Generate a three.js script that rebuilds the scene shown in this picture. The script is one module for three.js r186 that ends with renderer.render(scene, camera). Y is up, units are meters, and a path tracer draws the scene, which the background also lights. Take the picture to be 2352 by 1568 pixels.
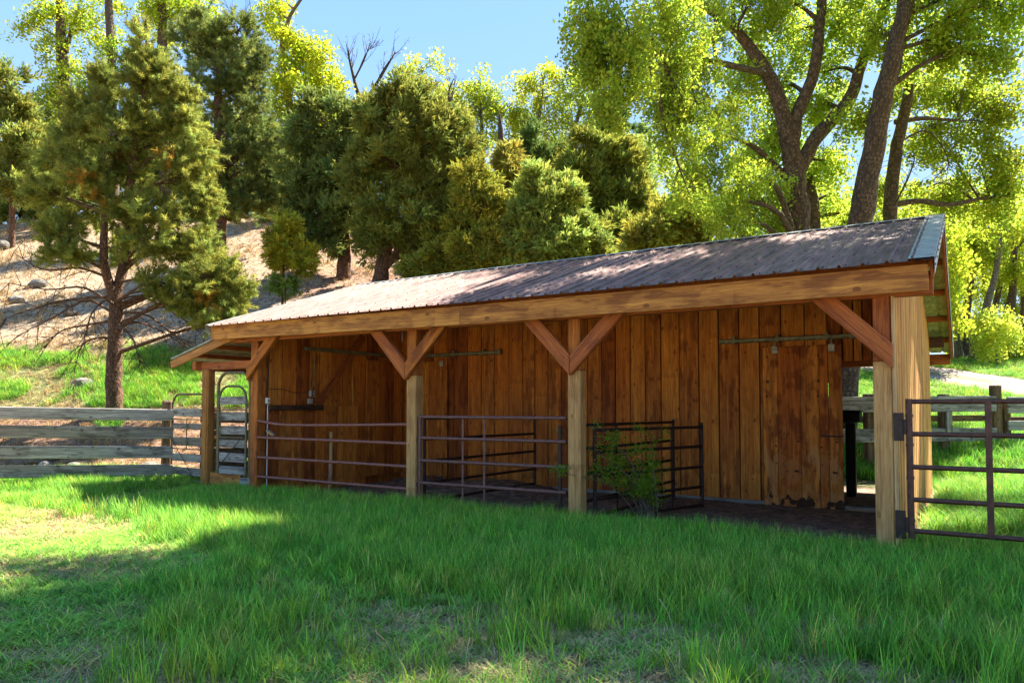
import * as THREE from 'three';
import { mergeGeometries } from 'three/addons/utils/BufferGeometryUtils.js';

// ------------------------------------------------------------------ camera, sky, sun, exposure
const scene = new THREE.Scene();
const FOC = 1690, CX = 1176, HORIZON = 935, EYE = 1.45, PITCH = 2.3 * Math.PI / 180, VIEW_W = 2352, VIEW_H = 1568;
const CY = HORIZON - FOC * Math.tan(PITCH);
const camera = new THREE.PerspectiveCamera(2 * Math.atan(VIEW_H / 2 / FOC) * 180 / Math.PI, VIEW_W / VIEW_H, 0.1, 900);
camera.position.set(0, EYE, 0);
camera.rotation.set(PITCH, 0, 0);
camera.setViewOffset(VIEW_W, VIEW_H, 0, -(CY - VIEW_H / 2), VIEW_W, VIEW_H);
scene.add(camera);

const renderer = new THREE.WebGLRenderer({ antialias: true });
renderer.setSize(1024, 682);
renderer.toneMapping = THREE.LinearToneMapping;
renderer.toneMappingExposure = 6.8;
renderer.shadowMap.enabled = true;

const SUN_AZ = 38 * Math.PI / 180, SUN_EL = 47 * Math.PI / 180;
const sunDir = new THREE.Vector3(Math.sin(SUN_AZ) * Math.cos(SUN_EL), Math.sin(SUN_EL), -Math.cos(SUN_AZ) * Math.cos(SUN_EL));
const sun = new THREE.DirectionalLight(new THREE.Color(1, 0.93, 0.8), 3.7);
sun.position.copy(sunDir).multiplyScalar(80);
sun.target.position.set(0, 0, -15);
sun.castShadow = true;
sun.shadow.mapSize.set(4096, 4096);
Object.assign(sun.shadow.camera, { left: -45, right: 45, top: 45, bottom: -45, near: 1, far: 200 });
scene.add(sun, sun.target);

// ------------------------------------------------------------------ noise and random helpers
function rng(seed) {
  let a = seed >>> 0;
  return () => { a = (a + 0x6D2B79F5) | 0; let t = Math.imul(a ^ (a >>> 15), 1 | a); t = (t + Math.imul(t ^ (t >>> 7), 61 | t)) ^ t; return ((t ^ (t >>> 14)) >>> 0) / 4294967296; };
}
const hash = (x, y, s) => { let h = Math.imul(x | 0, 374761393) ^ Math.imul(y | 0, 668265263) ^ Math.imul(s | 0, 2246822519); h = Math.imul(h ^ (h >>> 13), 1274126177); return ((h ^ (h >>> 16)) >>> 0) / 4294967296; };
function vnoise(x, y, s = 0, px = 0, py = 0) {            // value noise, periodic when px, py are given
  const xi = Math.floor(x), yi = Math.floor(y), fx = x - xi, fy = y - yi, u = fx * fx * (3 - 2 * fx), v = fy * fy * (3 - 2 * fy);
  const wx = (i) => (px ? ((i % px) + px) % px : i), wy = (i) => (py ? ((i % py) + py) % py : i);
  const a = hash(wx(xi), wy(yi), s), b = hash(wx(xi + 1), wy(yi), s), c = hash(wx(xi), wy(yi + 1), s), d = hash(wx(xi + 1), wy(yi + 1), s);
  return a + (b - a) * u + (c - a) * v + (a - b - c + d) * u * v;
}
function fbm(x, y, s = 0, o = 4, p = 0) { let t = 0, w = 0.5, n = 0; for (let i = 0; i < o; i++) { t += w * vnoise(x, y, s + i * 17, p, p); n += w; x *= 2; y *= 2; p *= 2; w *= 0.5; } return t / n; }
const clamp = (x, a = 0, b = 1) => Math.min(b, Math.max(a, x));
const sstep = (a, b, x) => { const t = clamp((x - a) / (b - a)); return t * t * (3 - 2 * t); };
const lerp = (a, b, t) => a + (b - a) * t;
const V = (x, y, z) => new THREE.Vector3(x, y, z);
const R = Math.PI / 180;

// ------------------------------------------------------------------ sky
{
  const w = 1024, h = 512, data = new Float32Array(w * h * 4);
  for (let j = 0; j < h; j++) for (let i = 0; i < w; i++) {
    const el = ((j + 0.5) / h - 0.5) * Math.PI, az = ((i + 0.5) / w - 0.5) * 2 * Math.PI;
    const dx = Math.cos(el) * Math.cos(az), dy = Math.sin(el), dz = Math.cos(el) * Math.sin(az);
    const t = Math.pow(clamp(dy), 0.42);
    let r = lerp(0.5, 0.055, t), g = lerp(0.64, 0.215, t), b = lerp(0.72, 0.56, t);
    const c = dx * sunDir.x + dy * sunDir.y + dz * sunDir.z, glow = 0.5 * Math.pow(clamp(c), 30) + 0.08 * Math.pow(clamp(c), 5);
    r += glow * 0.55; g += glow * 0.55; b += glow * 0.55;
    const k = dy > 0.02 ? 1 / (dy + 0.12) : 0, cl = sstep(0.55, 0.85, fbm(dx * k * 1.3 + 7, dz * k * 2.6, 91, 5)) * 0.3 * sstep(0.02, 0.2, dy);
    r = lerp(r, 0.75, cl); g = lerp(g, 0.8, cl); b = lerp(b, 0.85, cl);
    if (dy < 0) { r = 0.22; g = 0.24; b = 0.2; }
    const o = (j * w + i) * 4, K = 0.328; data[o] = r * K; data[o + 1] = g * K; data[o + 2] = b * K; data[o + 3] = 1;
  }
  const tex = new THREE.DataTexture(data, w, h, THREE.RGBAFormat, THREE.FloatType);
  tex.mapping = THREE.EquirectangularReflectionMapping; tex.magFilter = THREE.LinearFilter; tex.needsUpdate = true;
  scene.background = tex; scene.environment = tex;
}

// ------------------------------------------------------------------ object helpers
const taken = {};
function numbered(name) { const n = taken[name] = (taken[name] ?? -1) + 1; return n ? `${name}_${String(n).padStart(3, '0')}` : name; }
function tag(o, label, category, group, kind) { if (label) o.userData.label = label; if (category) o.userData.category = category; if (group) o.userData.group = group; if (kind) o.userData.kind = kind; return o; }
function shade(o) { o.castShadow = o.receiveShadow = true; return o; }
function thing(name, label, category, group, pos = [0, 0, 0], turn = 0) {
  const o = new THREE.Group(); o.name = numbered(name); o.position.set(...pos); o.rotation.y = turn; scene.add(o); return tag(o, label, category, group);
}
function part(parent, name, geo, mat, pos, kind) {
  const m = shade(new THREE.Mesh(geo, mat)); m.name = name; if (pos) m.position.set(...pos); if (kind) m.userData.kind = kind; parent.add(m); return m;
}
function top(name, geo, mat, label, category, group, kind) { const m = shade(new THREE.Mesh(geo, mat)); m.name = numbered(name); scene.add(m); return tag(m, label, category, group, kind); }
// authoring aid: the world point that stands at depth d on the photograph's column and row
function at(col, row, d) {
  const y = -(row - CY) / FOC, x = (col - CX) / FOC, c = Math.cos(PITCH), s = Math.sin(PITCH);
  const ry = c * y + s, rz = s * y - c, t = -d / rz;
  return V(x * t, EYE + ry * t, -d);
}
// ------------------------------------------------------------------ the shed's own axes: x along the front (0 at the right corner post), z towards the front
const SHED = V(4.0633, 0, -8.1056), TURN = -32 * R, ECX = Math.cos(32 * R), ESX = Math.sin(32 * R);
const fromShed = (x, y, z) => V(SHED.x + x * ECX - z * ESX, y, SHED.z + x * ESX + z * ECX);
const toShed = (X, Z) => { const a = X - SHED.x, b = Z - SHED.z; return [a * ECX + b * ESX, -a * ESX + b * ECX]; };

// ------------------------------------------------------------------ terrain
const soft = (t, k = 1) => 0.5 * (t + Math.sqrt(t * t + k));
function groundY(X, Z) {
  const d = -Z;
  const left = -0.15 + 0.5 * soft(d - 16, 1.2) - 0.43 * soft(d - 43, 20) ;
  const right = -0.15 + 0.09 * soft(d - 9.5, 1) + 0.11 * soft(d - 17, 1) - 0.15 * soft(d - 34, 8);
  const w = 1 - sstep(-1, 10, X - 0.1 * (d - 20));
  let h = lerp(right, left, w);
  const [sx, sz] = toShed(X, Z);
  const out = Math.hypot(Math.max(0, -11.9 - sx, sx - 0.4), Math.max(0, -8.2 - sz, sz - 30));
  h = lerp(-0.2, h, sstep(0, 3.2, out));
  const away = sstep(0, 4, Math.max(out, sz));
  h += (fbm(X * 0.35, Z * 0.35, 5, 3) - 0.5) * 0.12 * away + (fbm(X * 0.09, Z * 0.09, 9, 2) - 0.5) * 1.6 * sstep(20, 34, d) * w;
  h += (fbm(X * 1.5, Z * 1.5, 15, 3) - 0.5) * 0.14 * sstep(14, 18, d) * w;
  if (sx > -10.2 && sx < 0 && sz < 0.1 && sz > -4) {                        // trampled dirt heaped inside the stalls
    h = -0.2 + (fbm(sx * 1.2, sz * 1.2, 21, 3) - 0.42) * 0.16;
    h += 0.2 * Math.exp(-(((sx + 7.4) / 1.0) ** 2 + ((sz + 3.3) / 0.8) ** 2)) + 0.16 * Math.exp(-(((sx + 9.4) / 0.6) ** 2 + ((sz + 3.4) / 0.7) ** 2));
  }
  return h;
}
const COL = {
  lawn: [0.12, 0.13, 0.045], soil: [0.20, 0.115, 0.075], dirt: [0.25, 0.14, 0.09], straw: [0.42, 0.31, 0.16], dry: [0.34, 0.245, 0.155], gravel: [0.27, 0.22, 0.185], stall: [0.2, 0.135, 0.095], bank: [0.16, 0.17, 0.05],
};
const mixc = (a, b, t) => [lerp(a[0], b[0], t), lerp(a[1], b[1], t), lerp(a[2], b[2], t)];
function groundColor(X, Z) {
  const d = -Z, n = fbm(X * 0.5, Z * 0.5, 31, 4), n2 = fbm(X * 1.7, Z * 1.7, 33, 3), [sx, sz] = toShed(X, Z);
  let c = mixc(COL.lawn, COL.straw, sstep(0.45, 0.75, n2) * 0.55 + 0.1);
  c = mixc(c, COL.soil, 0.35 * sstep(0.5, 0.7, n));
  const bare = dryness(X, d); c = mixc(c, mixc(COL.straw, COL.gravel, sstep(0.4, 0.7, n2)), bare * 0.85);
  c = mixc(c, COL.straw, sstep(-1, -6, d) * 0.85);  // unseen ground behind the camera, made pale to bounce light onto the shed
  const hill = sstep(15.3, 16.2, d + (n - 0.5) * 2) * (1 - sstep(2, 9, X));
  if (hill > 0) {
    let q = mixc(COL.dirt, COL.bank, sstep(18.6, 19.6, d + (n - 0.5) * 2.4));
    q = mixc(q, COL.dry, sstep(22.2, 23.4, d + (n - 0.5) * 1.5));
    const u = X / d;                                                        // the juniper slope is redder, the gully below it grey with stones
    q = mixc(q, mixc(COL.dirt, COL.dry, sstep(0.4, 0.65, n2)), sstep(-0.42, -0.28, u) * sstep(23, 25, d));
    q = mixc(q, COL.gravel, sstep(-0.36, -0.31, u) * (1 - sstep(-0.2, -0.15, u)) * sstep(20, 21.5, d) * (1 - sstep(25.5, 28, d)));
    c = mixc(c, q, hill);
  }
  if (X > 4 && d > 9) c = mixc(c, mixc(COL.bank, COL.straw, sstep(0.55, 0.8, n2) * 0.6), sstep(9, 11, d) * sstep(4, 6, X));
  const inside = sstep(0.35, 0, Math.max(-10.4 - sx, sx - 0.2, sz + 0.15 + (n2 - 0.5) * 0.5, -7.6 - sz));
  return mixc(c, mixc(COL.stall, COL.gravel, sstep(0.55, 0.8, n2) * 0.35), inside);
}
function dryness(X, d) {                                                    // where the lawn is grazed down to straw
  const n = fbm(X * 0.8, d * 0.8, 41, 3);
  let b = sstep(0.3, 0.62, n) * sstep(-3.4, -5.2, X + (d - 10) * 0.32) * sstep(14.3, 12.6, d);
  b = Math.max(b, 0.95 * sstep(0.42, 0.6, n) * sstep(6.9, 6.0, d + X * 0.25));
  b = Math.max(b, 0.9 * sstep(0.47, 0.6, fbm(X * 0.55 + 9, d * 0.9, 43, 3)) * sstep(7.0, 6.0, d + Math.abs(X) * 0.12));
  return b;
}
function noiseTexture(size, f, colorSpace, rep) {
  const data = new Uint8Array(size * size * 4);
  for (let j = 0; j < size; j++) for (let i = 0; i < size; i++) { const c = f(i / size, j / size), o = (j * size + i) * 4; for (let k = 0; k < 3; k++) data[o + k] = clamp(c[k], 0, 255); data[o + 3] = 255; }
  const t = new THREE.DataTexture(data, size, size); t.wrapS = t.wrapT = THREE.RepeatWrapping; t.magFilter = THREE.LinearFilter; t.minFilter = THREE.LinearMipmapLinearFilter; t.generateMipmaps = true;
  if (colorSpace) t.colorSpace = THREE.SRGBColorSpace; if (rep) t.repeat.set(rep, rep); t.needsUpdate = true; return t;
}
const soilTex = noiseTexture(512, (u, v) => { const n = fbm(u * 24, v * 24, 61, 4, 24), m = vnoise(u * 160, v * 160, 65, 160, 160); const g = 150 + (n - 0.5) * 120 + (m - 0.5) * 70 + (m > 0.93 ? 60 : 0); return [g * 1.02, g, g * 0.97]; }, true);
const soilBump = noiseTexture(512, (u, v) => { const n = fbm(u * 20, v * 20, 71, 5, 20); const g = n * 255; return [g, g, g]; });
const groundMat = new THREE.MeshStandardMaterial({ vertexColors: true, map: soilTex, bumpMap: soilBump, bumpScale: 0.05, roughness: 1 });
{
  const xs = [], zs = [];
  const fill = (arr, a, b, step) => { for (let v = a; v < b - 1e-6; v += step) arr.push(v); };
  fill(xs, -400, -60, 34); fill(xs, -60, -20, 2); fill(xs, -20, 18, 0.25); fill(xs, 18, 60, 2); fill(xs, 60, 401, 34);
  fill(zs, -500, -80, 42); fill(zs, -80, -46, 1.7); fill(zs, -46, -3, 0.25); fill(zs, -3, 20, 1.5); fill(zs, 20, 101, 20);
  const nx = xs.length, nz = zs.length, pos = new Float32Array(nx * nz * 3), col = new Float32Array(nx * nz * 3), uv = new Float32Array(nx * nz * 2), idx = [];
  for (let j = 0; j < nz; j++) for (let i = 0; i < nx; i++) {
    const k = j * nx + i, X = xs[i], Z = zs[j];
    pos.set([X, groundY(X, Z), Z], k * 3); const c = groundColor(X, Z); col.set([c[0] * 2.6, c[1] * 2.6, c[2] * 2.6], k * 3); uv.set([X / 2.3, Z / 2.3], k * 2);
    if (i && j) idx.push(k - nx - 1, k - 1, k, k - nx - 1, k, k - nx);
  }
  const g = new THREE.BufferGeometry(); g.setAttribute('position', new THREE.BufferAttribute(pos, 3)); g.setAttribute('color', new THREE.BufferAttribute(col, 3)); g.setAttribute('uv', new THREE.BufferAttribute(uv, 2)); g.setIndex(idx); g.computeVertexNormals();
  top('ground', g, groundMat, 'grassy yard rising into a dry dirt hillside', null, null, 'structure');
}
// gravel driveway climbing on the right
const ROAD = [[24.5, 11.2, 2.2], [20, 16.0, 2.1], [16.8, 20.5, 1.9], [15.2, 24.5, 1.8], [14.0, 28.5, 1.7], [12.4, 33, 1.6], [9.5, 38, 1.5]].map(([x, d, w]) => [x + 0.6, d + 4.6, w]);
const roadCurve = new THREE.CatmullRomCurve3(ROAD.map(([x, d]) => V(x, 0, -d)));
function roadSide(X, Z) { let b = 99; for (let i = 0; i <= 60; i++) { const p = roadCurve.getPoint(i / 60); b = Math.min(b, Math.hypot(p.x - X, p.z - Z)); } return b; }
{
  const n = 120, m = 12, pos = [], col = [], uv = [], idx = [];
  for (let i = 0; i <= n; i++) {
    const p = roadCurve.getPoint(i / n), t = roadCurve.getTangent(i / n), w = lerp(2.2, 1.6, i / n) + (fbm(i * 0.23, 3, 77, 3) - 0.5) * 0.5;
    for (let j = 0; j <= m; j++) {
      const s = (j / m * 2 - 1) * w, X = p.x - t.z * s, Z = p.z + t.x * s;
      pos.push(X, groundY(X, Z) + 0.03 - (j === 0 || j === m ? 0.06 : 0), Z);
      const g = fbm(X * 1.3, Z * 1.3, 79, 3), mid = Math.exp(-((s / 0.35) ** 2)) * sstep(0.42, 0.55, fbm(X * 0.6, Z * 0.6, 78, 2)), c = mixc(mixc([0.33, 0.27, 0.25], [0.25, 0.2, 0.17], g), COL.bank, mid * 0.8);
      col.push(c[0] * 2.4, c[1] * 2.4, c[2] * 2.4); uv.push(X / 1.7, Z / 1.7);
      if (i && j) { const k = i * (m + 1) + j; idx.push(k - m - 2, k - 1, k, k - m - 2, k, k - m - 1); }
    }
  }
  const g = new THREE.BufferGeometry(); g.setAttribute('position', new THREE.Float32BufferAttribute(pos, 3)); g.setAttribute('color', new THREE.Float32BufferAttribute(col, 3)); g.setAttribute('uv', new THREE.Float32BufferAttribute(uv, 2)); g.setIndex(idx); g.computeVertexNormals();
  top('driveway', g, groundMat, 'pale gravel driveway with a grassy middle climbing past the fence', null, null, 'structure');
}

// ------------------------------------------------------------------ wood and metal materials
function woodTexture(seed, light, dark, { knots = 5, streak = 1, stain = 0.4, speck = 0.3 } = {}) {
  const w = 256, h = 1024, data = new Uint8Array(w * h * 4), r = rng(seed), kn = [];
  for (let k = 0; k < knots; k++) kn.push([r(), r(), 0.012 + 0.02 * r()]);
  for (let j = 0; j < h; j++) for (let i = 0; i < w; i++) {
    const u = i / w, v = j / h; let warp = (fbm(u * 4, v * 6, seed, 2, 2 * 0) - 0.5) * 0, kd = 0, ring = 0;
    for (const [a, b, s] of kn) { let dx = Math.abs(u - a); dx = Math.min(dx, 1 - dx) * 0.6; let dy = Math.abs(v - b); dy = Math.min(dy, 1 - dy) * 2.4; const q = Math.hypot(dx, dy * 0.62) / s; kd = Math.max(kd, 1 - sstep(0.5, 1.15, q)); ring += Math.exp(-q * 0.5) * 2.2; }
    const wv = vnoise(u * 5, v * 8, seed + 3, 5, 8) * 0.9 + ring;
    const g1 = vnoise(u * 56 + wv * 1.5, v * 4, seed + 5, 0, 4), g2 = vnoise(u * 128, v * 24, seed + 7, 128, 24), g3 = vnoise(u * 9 + wv * 0.8, v * 2, seed + 9, 0, 2);
    let t = 0.5 + (g1 - 0.5) * 0.4 * streak + (g2 - 0.5) * 0.4 + (g3 - 0.5) * 0.45 * streak;
    const st = fbm(u * 8, v * 10, seed + 11, 4, 0), blot = sstep(0.5, 0.75, st) * stain, sp = vnoise(u * 90, v * 300, seed + 15, 90, 300) > 0.9 ? speck : 0;
    t = clamp(t - blot - sp - kd * 0.75);
    const e = u < 0.012 || u > 0.988 ? 0 : 0, o = (j * w + i) * 4;
    for (let k = 0; k < 3; k++) data[o + k] = clamp(lerp(dark[k], light[k], t) + e, 0, 255);
    data[o + 3] = 255;
  }
  const t = new THREE.DataTexture(data, w, h); t.wrapS = t.wrapT = THREE.RepeatWrapping; t.magFilter = THREE.LinearFilter; t.minFilter = THREE.LinearMipmapLinearFilter; t.generateMipmaps = true; t.colorSpace = THREE.SRGBColorSpace; t.repeat.set(1 / 0.6, 1 / 2.4); t.needsUpdate = true; return t;
}
const grainBump = (() => { const w = 256, h = 512, d = new Uint8Array(w * h * 4); for (let j = 0; j < h; j++) for (let i = 0; i < w; i++) { const g = 255 * (0.6 * vnoise(i / w * 90, j / h * 10, 3, 90, 10) + 0.4 * vnoise(i / w * 128, j / h * 40, 5, 128, 40)), o = (j * w + i) * 4; d[o] = d[o + 1] = d[o + 2] = g; d[o + 3] = 255; } const t = new THREE.DataTexture(d, w, h); t.wrapS = t.wrapT = THREE.RepeatWrapping; t.magFilter = THREE.LinearFilter; t.repeat.set(1 / 0.6, 1 / 1.6); t.needsUpdate = true; return t; })();
const wood = (map, color = 0xffffff, rough = 0.82, bump = 0.004) => new THREE.MeshStandardMaterial({ map, color, roughness: rough, bumpMap: grainBump, bumpScale: bump });
const stainedA = woodTexture(101, [248, 168, 66], [150, 80, 24], { knots: 7, stain: 0.2 }), stainedB = woodTexture(151, [238, 152, 56], [128, 66, 20], { knots: 4, stain: 0.35, speck: 0.4 });
const beamTex = woodTexture(171, [214, 152, 68], [122, 72, 26], { knots: 3, stain: 0.35 }), redTex = woodTexture(181, [200, 116, 50], [112, 54, 20], { knots: 2, stain: 0.25 });
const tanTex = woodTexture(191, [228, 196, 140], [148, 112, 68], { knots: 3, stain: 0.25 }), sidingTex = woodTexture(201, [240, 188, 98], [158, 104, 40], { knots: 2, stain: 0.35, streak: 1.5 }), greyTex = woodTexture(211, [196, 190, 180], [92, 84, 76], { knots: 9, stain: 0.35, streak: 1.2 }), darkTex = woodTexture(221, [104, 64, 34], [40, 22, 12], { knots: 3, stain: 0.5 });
const M = {
  plank: [wood(stainedA), wood(stainedA, 0xe2d2c4), wood(stainedB), wood(stainedB, 0xd8c0ac), wood(stainedA, 0xf2e0c8)],
  beam: wood(beamTex), red: wood(redTex), tan: wood(tanTex), tanPost: wood(tanTex, 0xf4e6d0), orangePost: wood(beamTex, 0xf0d0a0), siding: [wood(sidingTex), wood(sidingTex, 0xeadcc8), wood(sidingTex, 0xfff2dc)],
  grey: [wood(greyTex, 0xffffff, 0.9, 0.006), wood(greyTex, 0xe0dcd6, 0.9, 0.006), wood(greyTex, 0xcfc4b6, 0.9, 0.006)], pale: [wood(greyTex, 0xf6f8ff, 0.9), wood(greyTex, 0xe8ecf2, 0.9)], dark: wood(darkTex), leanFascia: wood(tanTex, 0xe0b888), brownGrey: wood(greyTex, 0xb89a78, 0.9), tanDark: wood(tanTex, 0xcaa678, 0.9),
};
const rustNoise = noiseTexture(256, (u, v) => { const n = fbm(u * 10, v * 10, 301, 4, 10), m = vnoise(u * 70, v * 70, 305, 70, 70); const g = 190 + (n - 0.5) * 110 + (m > 0.86 ? 40 : 0); return [g, g * 0.97, g * 0.94]; }, true, 2);
const rustBump = noiseTexture(256, (u, v) => { const g = 255 * fbm(u * 40, v * 40, 311, 3, 40); return [g, g, g]; });
const metal = (color, rough = 0.6, met = 0.2, map = rustNoise) => new THREE.MeshStandardMaterial({ color, roughness: rough, metalness: met, map, bumpMap: map ? rustBump : null, bumpScale: 0.0015 });
Object.assign(M, {
  railPink: metal(0xa5685c, 0.55, 0.1), railBrown: metal(0x8a6058, 0.6, 0.1), railDark: metal(0x4a332c, 0.65, 0.2), gate: metal(0x6e4c40, 0.55, 0.25), galv: metal(0xe2e9e8, 0.5, 0.25), galvGreen: metal(0xa8ab92, 0.55, 0.5), galvBlue: metal(0xb4c2c8, 0.5, 0.35), bow: metal(0x8a8668, 0.55, 0.4), white: new THREE.MeshStandardMaterial({ color: 0xdedcd4, roughness: 0.6 }), black: new THREE.MeshStandardMaterial({ color: 0x1c1a1a, roughness: 0.55 }), hinge: metal(0x4c3c36, 0.6, 0.3),
});

// ------------------------------------------------------------------ geometry helpers
function projectUV(g, grain = 'y', off = [0, 0]) {                          // uv in metres: v along the grain
  if (g.index) g = g.toNonIndexed();
  g.computeVertexNormals();
  const p = g.attributes.position, n = g.attributes.normal, uv = new Float32Array(p.count * 2), ax = { x: 0, y: 1, z: 2 }, ga = ax[grain];
  for (let t = 0; t < p.count; t += 3) {
    const nn = [Math.abs(n.getX(t)), Math.abs(n.getY(t)), Math.abs(n.getZ(t))]; let dom = nn.indexOf(Math.max(...nn)), va = ga, ua;
    if (dom === ga) { va = (ga + 1) % 3; ua = (ga + 2) % 3; } else ua = 3 - ga - dom;
    for (let k = t; k < t + 3; k++) { const c = [p.getX(k), p.getY(k), p.getZ(k)]; uv[k * 2] = c[ua] + off[0]; uv[k * 2 + 1] = c[va] + off[1]; }
  }
  g.setAttribute('uv', new THREE.BufferAttribute(uv, 2)); return g;
}
const gr = rng(4242);
function cbox(w, h, d, c = 0.006, grain = 'y', f = null) {                  // box with chamfered edges; f may bend its corners
  c = Math.min(c, w / 4, h / 4, d / 4);
  const H = [w / 2, h / 2, d / 2], pos = [], id = {};
  const pt = (s, a) => { const v = [0, 1, 2].map((k) => s[k] * (k === a ? H[k] : H[k] - c)); return f ? f(v) : v; };
  const tri = (a, b, e) => pos.push(...a, ...b, ...e), quad = (a, b, e, q) => { tri(a, b, e); tri(a, e, q); };
  const out = (a, b, e, q, n) => { const u = [b[0] - a[0], b[1] - a[1], b[2] - a[2]], v = [e[0] - a[0], e[1] - a[1], e[2] - a[2]], x = [u[1] * v[2] - u[2] * v[1], u[2] * v[0] - u[0] * v[2], u[0] * v[1] - u[1] * v[0]]; const s = x[0] * n[0] + x[1] * n[1] + x[2] * n[2]; if (q) s > 0 ? quad(a, b, e, q) : quad(q, e, b, a); else s > 0 ? tri(a, b, e) : tri(e, b, a); };
  for (let a = 0; a < 3; a++) for (const s of [-1, 1]) {
    const b = (a + 1) % 3, e = (a + 2) % 3, S = (x, y) => { const r = []; r[a] = s; r[b] = x; r[e] = y; return pt(r, a); }, n = [0, 0, 0]; n[a] = s;
    out(S(-1, -1), S(1, -1), S(1, 1), S(-1, 1), n);
    for (const t of [-1, 1]) { const S2 = (ax, y) => { const r = []; r[a] = s; r[b] = t; r[e] = y; return pt(r, ax); }, m = [0, 0, 0]; m[a] = s; m[b] = t; out(S2(a, -1), S2(a, 1), S2(b, 1), S2(b, -1), m); }
  }
  for (const x of [-1, 1]) for (const y of [-1, 1]) for (const z of [-1, 1]) out(pt([x, y, z], 0), pt([x, y, z], 1), pt([x, y, z], 2), null, [x, y, z]);
  const g = new THREE.BufferGeometry(); g.setAttribute('position', new THREE.Float32BufferAttribute(pos, 3));
  return projectUV(g, grain, [gr() * 3, gr() * 7]);
}
function board(parent, name, mat, a, b, w, t, { up = V(0, 0, 1), ext = 0, c = 0.006 } = {}) {   // a board of width w and thickness t from a to b; t is measured along up
  const A = V(...a), B = V(...b), L = A.distanceTo(B) + ext, m = part(parent, name, cbox(w, L, t, c), mat);
  const y = B.clone().sub(A).normalize(), z = up.clone().sub(y.clone().multiplyScalar(up.dot(y))).normalize(), x = y.clone().cross(z);
  m.quaternion.setFromRotationMatrix(new THREE.Matrix4().makeBasis(x, y, z)); m.position.copy(A).add(B).multiplyScalar(0.5); return m;
}
function tube(points, radii, sides = 8, closed = true, wob = 0, seed = 1) { // a tube through points with a radius at each
  const n = points.length, pos = [], nor = [], uv = [], idx = [], T = V(), N = V(0, 0, 1), B = V(); let len = 0;
  for (let i = 0; i < n; i++) {
    T.copy(points[Math.min(n - 1, i + 1)]).sub(points[Math.max(0, i - 1)]).normalize();
    if (i === 0 && Math.abs(T.z) > 0.9) N.set(1, 0, 0);
    N.sub(T.clone().multiplyScalar(N.dot(T))).normalize(); B.crossVectors(T, N);
    if (i) len += points[i].distanceTo(points[i - 1]);
    for (let k = 0; k <= sides; k++) {
      const a = k / sides * Math.PI * 2, c = Math.cos(a), s = Math.sin(a), r = radii[i] * (1 + (wob ? (vnoise(k % sides * 1.7, len * 3, seed) - 0.5) * wob : 0));
      const x = N.x * c + B.x * s, y = N.y * c + B.y * s, z = N.z * c + B.z * s;
      pos.push(points[i].x + x * r, points[i].y + y * r, points[i].z + z * r); nor.push(x, y, z); uv.push(k / sides * Math.max(0.2, radii[0] * 6.28), len);
      if (i && k) { const q = i * (sides + 1) + k; idx.push(q - sides - 2, q, q - 1, q - sides - 2, q - sides - 1, q); }
    }
  }
  if (closed) for (const e of [0, n - 1]) { const q = pos.length / 3; T.copy(points[e]).sub(points[e ? e - 1 : 1]).normalize(); pos.push(points[e].x, points[e].y, points[e].z); nor.push(T.x, T.y, T.z); uv.push(0, 0); for (let k = 0; k < sides; k++) { const o = e * (sides + 1) + k; e ? idx.push(q, o, o + 1) : idx.push(q, o + 1, o); } }
  const g = new THREE.BufferGeometry(); g.setAttribute('position', new THREE.Float32BufferAttribute(pos, 3)); g.setAttribute('normal', new THREE.Float32BufferAttribute(nor, 3)); g.setAttribute('uv', new THREE.Float32BufferAttribute(uv, 2)); g.setIndex(idx); return g;
}
const pipe = (parent, name, mat, a, b, r, sides = 10) => part(parent, name, tube([V(...a), V(...b)], [r, r], sides), mat);
function smooth(pts, n) { return new THREE.CatmullRomCurve3(pts, false, 'centripetal').getPoints(n); }

// ------------------------------------------------------------------ the shed
const EAVE_Z = 0.47, EAVE_Y = 2.955, RIDGE_Z = -3.7, RIDGE_Y = 4.33, BACK_Z = -8.5, BACK_Y = 2.58, X0 = -11.25, X1 = 0.55;
const roofY = (z) => (z > RIDGE_Z ? lerp(RIDGE_Y, EAVE_Y, (z - RIDGE_Z) / (EAVE_Z - RIDGE_Z)) : lerp(RIDGE_Y, BACK_Y, (RIDGE_Z - z) / (RIDGE_Z - BACK_Z)));
const pr = rng(77), pick = (a) => a[Math.floor(pr() * a.length)];
const shed = thing('loafing_shed', 'open-front wooden horse shed with brown ribbed metal roof and timber posts', 'shed', null, [SHED.x, 0, SHED.z], TURN);
const sub = (parent, name, label) => { const g = new THREE.Group(); g.name = name; parent.add(g); if (label) g.userData.label = label; return g; };

// roof: ribbed sheets, trim, ridge caps, screws
const roofStreak = (() => { const n = 512; return noiseTexture(n, (u, v) => { const a = vnoise(u * 60, v * 6, 401, 60, 6), b = fbm(u * 8, v * 8, 405, 4, 8), c = vnoise(u * 128, v * 20, 409, 128, 20), g = 196 + (a - 0.5) * 60 + (b - 0.5) * 90 + (c - 0.5) * 28; return [g, g * (0.975 + 0.03 * b), g * (0.96 + 0.04 * a)]; }, true, 0.5); })();
const roofRough = noiseTexture(256, (u, v) => { const a = vnoise(u * 30, v * 4, 421, 30, 4), b = fbm(u * 8, v * 8, 425, 3, 8), g = 158 + (a - 0.5) * 60 + (b - 0.5) * 70; return [g, g, g]; }, false, 0.5);
const sheetMats = [0xa87a6e, 0x9e7268, 0xb08478].map((c) => new THREE.MeshStandardMaterial({ color: c, map: roofStreak, roughness: 1, roughnessMap: roofRough, metalness: 0 }));
const sheetUnder = new THREE.MeshStandardMaterial({ color: 0xd6d8c4, roughness: 0.6, map: rustNoise });
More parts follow.
